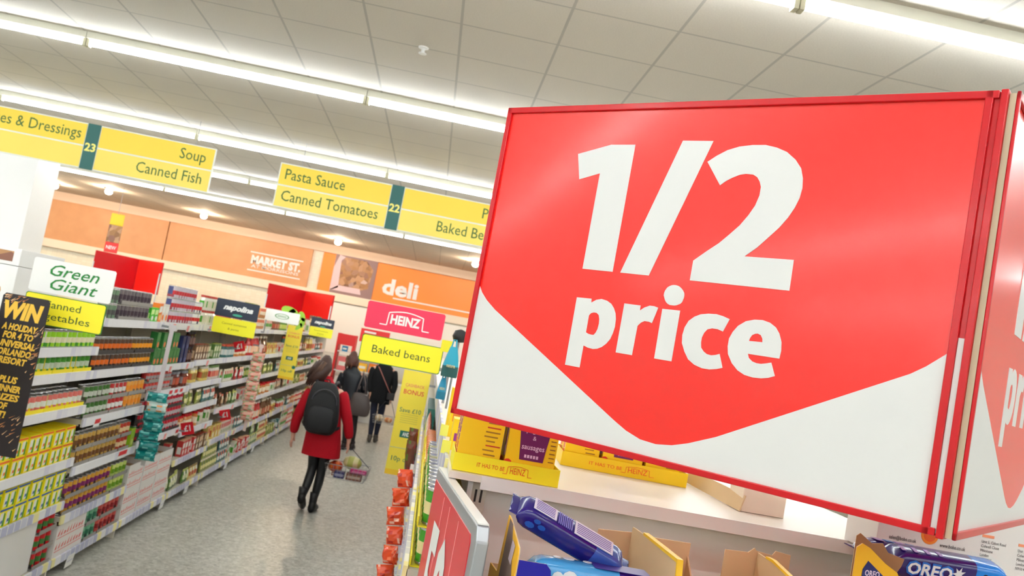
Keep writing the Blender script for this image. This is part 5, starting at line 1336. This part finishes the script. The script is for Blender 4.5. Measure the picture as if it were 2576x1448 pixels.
def figure(loc, label, head, J, coat, hair, mats, zone, colours):
    t = thing('person', label, 'person', loc)
    ox, oy, oz = loc
    V = dict(J); hx, hy, hz = head
    V.update({'jaw': (hx, hy + .045, hz - .075, (.05, .05)), 'skull': (hx, hy, hz, (.074, .088)), 'crown': (hx, hy - .01, hz + .055, (.062, .074)), 'nose': (hx, hy + .108, hz - .022, .012), 'chin': (hx, hy + .075, hz - .1, .024),
              'ear_a': (hx - .08, hy - .005, hz - .01, .016), 'ear_b': (hx + .08, hy - .005, hz - .01, .016)})
    E_ = [('pelvis', 'spine'), ('spine', 'chest'), ('chest', 'neck'), ('neck', 'skull'), ('skull', 'crown'), ('skull', 'jaw'), ('jaw', 'chin'), ('skull', 'nose'), ('skull', 'ear_a'), ('skull', 'ear_b')]
    for s_ in 'LR':
        E_ += [('pelvis', 'hip' + s_), ('hip' + s_, 'knee' + s_), ('knee' + s_, 'calf' + s_), ('calf' + s_, 'ankle' + s_), ('ankle' + s_, 'toe' + s_), ('chest', 'shoulder' + s_), ('shoulder' + s_, 'elbow' + s_), ('elbow' + s_, 'wrist' + s_)]
    for s_, side in (('L', 1), ('R', -1)):
        hand(V, E_, 'hand' + s_, 'wrist' + s_, V['wrist' + s_][:3], side, 0)
    person_body(t, V, E_, mats, zone)
    W = lambda p: (p[0] + ox, p[1] + oy, p[2] + oz)
    # coat with sleeves
    mb = MB(); mb.loft([[W(p) for p in ell(cx, cy, z, rx, ry, 22, .85, z * 9, .012)] for z, cx, cy, rx, ry in coat], 0, False)
    for s_ in 'LR':
        a, e, w = (Vector(V[k + s_][:3]) for k in ('shoulder', 'elbow', 'wrist'))
        pts = [a + Vector((0, 0, .01)), a.lerp(e, .25), a.lerp(e, .6), e, e.lerp(w, .5), w]
        mb.tube([W(p) for p in pts], [.07, .074, .064, .058, .053, .05], 14)
    mb.build('coat', M(colours['coat'], colours.get('coat_rough', .8), 0, .3), t, smooth=True, sub=1)
    # shoes
    for s_ in 'LR':
        an, to = Vector(V['ankle' + s_][:3]), Vector(V['toe' + s_][:3]); d = (to - an); d.z = 0; d = d.normalized() if d.length > .01 else Vector((0, 1, 0))
        top = colours.get('boot', .2)
        mb = MB()
        tilt = an.z - .09
        mb.loft([[W((an.x + q[0], an.y + q[1], z)) for q in ell(0, 0, 0, rx, ry, 12)] for z, rx, ry in ((an.z + top, .05, .056), (an.z + .06, .044, .052), (an.z + .01, .042, .055), (an.z - .03, .04, .055))], 0, True)
        heel = Vector((an.x, an.y - .04, an.z - .045))
        sec = []
        for q, rx, zz in ((-.03, .036, .055), (.03, .042, .06), (.1, .046, .05), (.17, .044, .034), (.215, .028, .022)):
            c = heel + d * q; c.z = max(heel.z * (1 - max(q, 0) / .215) + .0, .0) if tilt > .02 else 0.0
            sec.append([W(c + Vector((d.y * rx * math.cos(k * math.pi / 6), -d.x * rx * math.cos(k * math.pi / 6), max(0, zz + zz * math.sin(k * math.pi / 6))))) for k in range(12)])
        mb.loft(sec, 0, True)
        mb.build('boot', M(colours['boots'], .45), t, smooth=True)
    # hair: cap plus locks
    mb = MB(); rings = []
    for q in range(9):
        f = q / 8; zz = hz + .135 - .30 * f * hair['len']
        rr = math.sin(math.pi * min(.08 + f * .62, .62)) if f < .75 else 1.0 * (1 - (f - .75) * .8)
        rings.append([W(p) for p in ell(hx + hair['sway'] * f * f, hy - .02 - .015 * f, zz, .103 * rr + .006 * math.sin(q * 2), .115 * rr, 18, .95, q, .05)])
    mb.loft(rings, 0, True)
    rh = random.Random(11)
    for k in range(hair['locks']):
        a = rh.uniform(.9, 2.25) * math.pi if hair['sway'] > -.05 else rh.uniform(.7, 1.5) * math.pi
        bx_, by_ = hx + .085 * math.cos(a), hy - .02 + .09 * math.sin(a)
        z0 = hz + rh.uniform(-.05, .06); l = rh.uniform(.14, .22) * hair['len']
        pts = [(bx_, by_, z0), (bx_ + hair['sway'] * .4 + .012 * math.cos(a), by_ - .012, z0 - l * .45), (bx_ + hair['sway'] * rh.uniform(.8, 1.5), by_ - .012, z0 - l)]
        mb.tube([W(p) for p in pts], [.026, .024, .006], 8, k % 3 == 0 and 1 or 0)
    mb.build('hair', [M(colours['hair'], .55), M(colours['hair2'], .55)], t, smooth=True)
    return t

# woman in the red coat
J1 = {'pelvis': (0, 0, .86, (.13, .1)), 'spine': (-.03, 0, 1.05, (.12, .09)), 'chest': (-.05, 0, 1.26, (.13, .09)), 'neck': (-.1, .01, 1.45, (.05, .05)),
      'hipL': (-.075, 0, .8, (.085, .085)), 'kneeL': (-.05, .06, .46, (.055, .055)), 'calfL': (-.06, -.02, .32, (.055, .055)), 'ankleL': (-.085, -.1, .15, (.036, .036)), 'toeL': (-.08, .03, .045, (.03, .03)),
      'hipR': (.07, 0, .8, (.085, .085)), 'kneeR': (.05, .05, .45, (.055, .055)), 'calfR': (.05, .03, .32, (.055, .055)), 'ankleR': (.03, .03, .09, (.036, .036)), 'toeR': (.045, .16, .03, (.03, .03)),
      'shoulderL': (-.21, 0, 1.31, (.06, .06)), 'elbowL': (-.315, -.03, 1.0, (.045, .045)), 'wristL': (-.33, .05, .80, (.03, .03)),
      'shoulderR': (.1, 0, 1.34, (.06, .06)), 'elbowR': (.235, -.03, 1.04, (.045, .045)), 'wristR': (.285, .04, .84, (.03, .03))}
C1 = [(.62, .015, 0, .212, .165), (.66, .015, 0, .212, .165), (.8, .005, 0, .2, .15), (.95, -.01, 0, .183, .135), (1.1, -.03, 0, .178, .125), (1.22, -.05, 0, .185, .125), (1.31, -.06, .005, .19, .112), (1.37, -.07, .01, .15, .095), (1.41, -.085, .015, .1, .08), (1.45, -.095, .02, .075, .07), (1.49, -.1, .02, .07, .068)]
def z1(c): return 1 if c.z < .72 and abs(c.x) < .2 else 0
p1 = figure((-.975, 9.93, 0), 'person walking away in a bright red coat, black tights and boots', (-.125, .02, 1.575), J1, C1, {'len': 1.0, 'sway': -.075, 'locks': 26}, [SKIN, BLACK], z1,
            {'coat': (184, 6, 30), 'boots': (24, 22, 24), 'hair': (66, 42, 34), 'hair2': (92, 62, 42), 'boot': .12})
# backpack
bx_, by_ = -.975 - .04, 9.93 - .125
t = thing('backpack', 'black backpack worn over the bright red coat', 'backpack', (bx_, by_ - .1, 1.15))
def rrect(cx, cy, z, w, d, n=20): return [(cx + w / 2 * math.copysign(abs(math.cos(a)) ** .5, math.cos(a)), cy + d / 2 * math.copysign(abs(math.sin(a)) ** .5, math.sin(a)), z) for a in [2 * math.pi * i / n for i in range(n)]]
mb = MB(); mb.loft([rrect(bx_ + dx, by_ - d / 2 - .004, z, w, d) for z, dx, w, d in ((.862, .005, .2, .08), (.885, .008, .29, .13), (.95, .008, .36, .17), (1.02, .004, .385, .19), (1.15, -.002, .37, .195), (1.27, -.008, .335, .175), (1.36, -.016, .29, .13), (1.41, -.022, .24, .085), (1.43, -.025, .17, .05))])
mb.build('pack_body', M((9, 9, 13), .7), t, smooth=True, sub=1)
mb = MB(); mb.loft([rrect(bx_ + .004, by_ - .185 - d / 2, z, w, d) for z, w, d in ((.9, .2, .02), (.93, .28, .05), (1.05, .3, .06), (1.14, .27, .045), (1.18, .18, .02))]); mb.build('front_pocket', M((13, 13, 18), .65), t, smooth=True, sub=1)
mb = MB(); mb.tube([(bx_ + .01 + .135 * math.cos(a), by_ - .17 - .01 * math.sin(a), 1.21 + .15 * math.sin(a)) for a in [math.pi * k / 10 for k in range(11)]], .006, 6); mb.build('zip', M((62, 60, 68), .4), t)
for sx in (-1, 1):
    mb = MB(); mb.tube([(bx_ + sx * .1 - .02, by_ - .02, 1.39), (bx_ + sx * .105 - .025, by_ + .02, 1.425), (bx_ + sx * .115 - .025, by_ + .11, 1.435), (bx_ + sx * .125 - .02, by_ + .235, 1.36), (bx_ + sx * .14, by_ + .265, 1.2), (bx_ + sx * .17, by_ + .2, 1.02), (bx_ + sx * .19, by_ + .06, .95), (bx_ + sx * .16, by_ - .06, .94)], .018, 8); mb.build('strap', M((36, 30, 36), .7), t, smooth=True)
mb = MB(); mb.tube([(bx_ - .06, by_ - .02, 1.415), (bx_ - .05, by_ - .03, 1.455), (bx_ + .01, by_ - .03, 1.455), (bx_ + .02, by_ - .02, 1.415)], .008, 6); mb.build('handle', BLACK, t, smooth=True)

# person in a black leather jacket
J2 = {'pelvis': (-.06, 0, .86, (.13, .1)), 'spine': (-.1, 0, 1.03, (.12, .09)), 'chest': (-.11, 0, 1.22, (.13, .09)), 'neck': (-.145, .01, 1.4, (.05, .05)),
      'hipL': (-.12, 0, .8, (.085, .085)), 'kneeL': (-.08, .07, .46, (.06, .06)), 'calfL': (-.06, .02, .32, (.055, .055)), 'ankleL': (-.04, 0, .09, (.036, .036)), 'toeL': (-.04, .13, .03, (.03, .03)),
      'hipR': (.02, 0, .8, (.085, .085)), 'kneeR': (.05, .12, .46, (.06, .06)), 'calfR': (.07, .1, .32, (.055, .055)), 'ankleR': (.09, .1, .09, (.036, .036)), 'toeR': (.1, .23, .03, (.03, .03)),
      'shoulderL': (-.27, 0, 1.26, (.06, .06)), 'elbowL': (-.34, .02, 1.0, (.045, .045)), 'wristL': (-.26, .2, .92, (.03, .03)),
      'shoulderR': (.05, 0, 1.28, (.06, .06)), 'elbowR': (.13, -.03, 1.02, (.045, .045)), 'wristR': (.13, .17, .94, (.03, .03))}
C2 = [(.76, -.05, 0, .18, .14), (.8, -.05, 0, .18, .14), (.95, -.08, 0, .17, .13), (1.1, -.1, 0, .18, .125), (1.2, -.11, 0, .19, .12), (1.28, -.12, 0, .18, .105), (1.33, -.13, .01, .13, .09), (1.38, -.14, .015, .075, .07), (1.43, -.145, .02, .068, .066)]
def z2(c): return 1 if c.z < .85 and c.z < .9 and abs(c.x + .02) < .22 and c.z < .82 else 0
figure((-1.09, 15.25, 0), 'person in a black leather jacket with short brown hair, beyond the red coat', (-.17, .02, 1.52), J2, C2, {'len': .85, 'sway': 0.0, 'locks': 14}, [SKIN, BLACK], z2,
       {'coat': (27, 30, 36), 'coat_rough': .35, 'boots': (40, 26, 26), 'hair': (82, 46, 36), 'hair2': (110, 64, 44), 'boot': .03})
t = thing('handbag', 'large grey-brown shoulder bag hanging from the leather-jacketed person', 'handbag', (-1.0, 15.02, .8))
mb = MB(); mb.loft([ell(-.985 + dx, 15.02, z, rx, ry, 18, .6, z * 7, .03) for z, dx, rx, ry in ((.61, .0, .15, .05), (.64, 0, .18, .075), (.75, .01, .19, .085), (.88, .0, .16, .07), (.97, -.01, .13, .05), (1.0, -.01, .12, .03))]); mb.build('bag_body', M((74, 63, 60), .5), t, smooth=True, sub=1)
for dx in (-.09, .07):
    mb = MB(); mb.tube([(-.99 + dx, 15.02, .97), (-1.0 + dx * .6, 15.08, 1.15), (-1.03, 15.17, 1.32), (-1.04, 15.27, 1.355), (-1.04, 15.36, 1.2), (-1.0 + dx * .5, 15.1, 1.05)], .011, 8); mb.build('strap', M((80, 68, 66), .5), t, smooth=True)
mb = MB(); mb.lathe([(.0, 0), (.02, .002), (.02, .012), (0, .014)], (-.9, 14.96, .97), 10); mb.build('buckle', METAL, t)
# person in the long black coat and jeans
J3 = {'pelvis': (-.06, 0, .88, (.14, .11)), 'spine': (-.06, 0, 1.08, (.13, .1)), 'chest': (-.06, 0, 1.3, (.14, .1)), 'neck': (-.06, .01, 1.5, (.05, .05)),
      'hipL': (-.13, 0, .84, (.09, .09)), 'kneeL': (-.1, .02, .48, (.062, .062)), 'calfL': (-.09, -.02, .33, (.06, .06)), 'ankleL': (-.08, -.03, .09, (.04, .04)), 'toeL': (-.09, .1, .03, (.03, .03)),
      'hipR': (.03, 0, .84, (.09, .09)), 'kneeR': (.03, .1, .48, (.062, .062)), 'calfR': (.02, .06, .33, (.06, .06)), 'ankleR': (.02, .06, .09, (.04, .04)), 'toeR': (.03, .19, .03, (.03, .03)),
      'shoulderL': (-.25, 0, 1.38, (.065, .065)), 'elbowL': (-.29, -.03, 1.1, (.05, .05)), 'wristL': (-.22, -.1, .9, (.03, .03)),
      'shoulderR': (.12, 0, 1.38, (.065, .065)), 'elbowR': (.2, -.03, 1.1, (.05, .05)), 'wristR': (.17, -.12, .92, (.03, .03))}
C3 = [(.74, -.06, 0, .215, .16), (.78, -.06, 0, .215, .16), (.95, -.06, 0, .2, .15), (1.1, -.06, 0, .19, .14), (1.28, -.06, 0, .215, .13), (1.38, -.06, 0, .2, .115), (1.44, -.06, .01, .14, .1), (1.49, -.06, .015, .08, .075), (1.53, -.06, .02, .07, .07)]
def z3(c): return 1 if c.z < .8 and abs(c.x + .05) < .18 and c.y > -.1 else 0
figure((-.72, 16.85, 0), 'person in a long black coat and dark jeans, head hidden behind the Baked beans sign', (-.06, .02, 1.65), J3, C3, {'len': .7, 'sway': 0.0, 'locks': 8}, [SKIN, M((34, 40, 62), .8)], z3,
       {'coat': (14, 15, 18), 'boots': (90, 84, 78), 'hair': (60, 44, 36), 'hair2': (70, 52, 40), 'boot': .0})
t = thing('shoulder_strap_bag', 'small dark bag on a red-brown strap across the long black coat', 'bag', (-.6, 16.7, 1.0))
mb = MB(); mb.tube([(-.93, 16.85, 1.45), (-.86, 16.73, 1.38), (-.74, 16.69, 1.2), (-.62, 16.68, 1.02), (-.57, 16.7, .95)], .01, 8); mb.build('strap', M((150, 90, 80), .5), t, smooth=True)
mb = MB(); mb.loft([ell(-.56, 16.69, z, .07, .03, 12, .6) for z in (.84, .86, .95, .97)]); mb.build('bag_body', M((40, 36, 38), .5), t, smooth=True)

# wire baskets and what is in them
def basket(cx, cy, z0, w, d, h, hand_pt, rot, label):
    t = thing('shopping_basket', label, 'basket', (cx, cy, z0))
    P_ = lambda u, v, z: (cx + u * math.cos(rot) - v * math.sin(rot), cy + u * math.sin(rot) + v * math.cos(rot), z0 + z)
    def loop(f, z, r):
        pts = [P_(a * w / 2 * f, b * d / 2 * f, z) for a, b in ((-1, -1), (1, -1), (1, 1), (-1, 1), (-1, -1))]
        for a, b in zip(pts, pts[1:]): mb.tube([a, b], r, 6)
    mb = MB()
    loop(1, h, .005); loop(.96, h * .66, .002); loop(.93, h * .33, .002); loop(.88, 0.003, .003)
    for k in range(11):
        u = -1 + 2 * k / 10
        for s_ in (-1, 1):
            mb.tube([P_(u * w / 2, s_ * d / 2, h), P_(u * w / 2 * .88, s_ * d / 2 * .88, .003)], .0016, 5)
        mb.tube([P_(u * w / 2 * .88, -d / 2 * .88, .003), P_(u * w / 2 * .88, d / 2 * .88, .003)], .0016, 5)
    for k in range(7):
        v = -1 + 2 * k / 6
        for s_ in (-1, 1): mb.tube([P_(s_ * w / 2, v * d / 2, h), P_(s_ * w / 2 * .88, v * d / 2 * .88, .003)], .0016, 5)
    mb.build('wire_body', M((170, 172, 176), .3, .7), t)
    hx, hy, hz = hand_pt
    mb = MB(); mb.tube([P_(-w / 2, 0, h), (hx - .06, hy, hz), (hx + .06, hy, hz), P_(w / 2, 0, h)], .0045, 8); mb.build('handle', M((60, 60, 66), .4), t, smooth=False)
    return P_
def goods_bag(P_, u, v, z, l, w, h, rot, label, cols, name='food_bag', cat='packet'):
    c = Vector(P_(u, v, z)); t = thing(name, label, cat, tuple(c))
    mb = MB(); rings = []
    for k, (q, s_) in enumerate(((-.5, .3), (-.42, .75), (-.2, 1), (.1, .98), (.36, .8), (.5, .25))):
        rings.append([(c.x + q * l * math.cos(rot) - math.sin(rot) * w / 2 * s_ * math.cos(a), c.y + q * l * math.sin(rot) + math.cos(rot) * w / 2 * s_ * math.cos(a), c.z + h / 2 + h / 2 * s_ * math.sin(a) + .006 * math.sin(3 * a + k)) for a in [2 * math.pi * i / 12 for i in range(12)]])
    mb.loft(rings, [0, 1, 0, 1, 0] if len(cols) > 1 else 0, True); mb.build('wrapper', [M(c_, .35) for c_ in cols], t, smooth=True, angle=60)
    return t
def goods_box(P_, u, v, z, l, w, h, label, cols, name='food_box'):
    c = Vector(P_(u, v, z)); t = thing(name, label, 'box', tuple(c))
    MB().box(c.x - l / 2, c.x + l / 2, c.y - w / 2, c.y + w / 2, c.z, c.z + h).build('box_body', M(cols[0], .45), t, bevel=.004)
    mb = MB(); mb.rect(FX(c.x, c.y - w / 2, c.z), -l * .4, l * .4, h * .3, h * .7, 0, .001); mb.build('front_print', M(cols[1], .45), t)
P_ = basket(-.64, 9.94, .42, .46, .32, .15, (-.69, 9.985, .735), -.08, 'wire shopping basket full of groceries, carried by the red-coated person')
goods_bag(P_, -.14, .02, .05, .16, .13, .12, .6, 'orange snack bag poking up in the red-coated person\u2019s basket', [(236, 110, 40), (200, 60, 30)])
goods_bag(P_, .03, .06, .1, .2, .14, .14, -.2, 'green and cream salad bag on top of the carried basket', [(176, 180, 90), (214, 206, 150)])
goods_box(P_, .13, -.06, .085, .18, .12, .045, 'magenta flat box at the right of the carried basket', [(190, 30, 110), (226, 120, 170)])
goods_box(P_, .09, -.055, .008, .17, .13, .07, 'brown tray of food low at the right of the carried basket', [(130, 84, 70), (200, 170, 150)])
goods_box(P_, -.07, -.08, .008, .11, .09, .07, 'dark blue box low in the middle of the carried basket', [(60, 60, 110), (150, 150, 190)])
goods_box(P_, -.13, .06, .008, .09, .12, .036, 'rust coloured box low at the left of the carried basket', [(150, 90, 70), (220, 200, 190)])
P_ = basket(-.60, 16.62, .40, .4, .28, .14, (-.58, 16.70, .80), -.15, 'wire shopping basket held by the person in the long black coat')
goods_bag(P_, -.09, 0, .03, .15, .14, .12, .3, 'cream and tan bag in the farther shopping basket', [(206, 176, 130), (236, 220, 190)])
goods_bag(P_, .08, -.0, .03, .15, .13, .1, -.3, 'orange bag in the farther shopping basket', [(226, 130, 60), (240, 190, 130)])
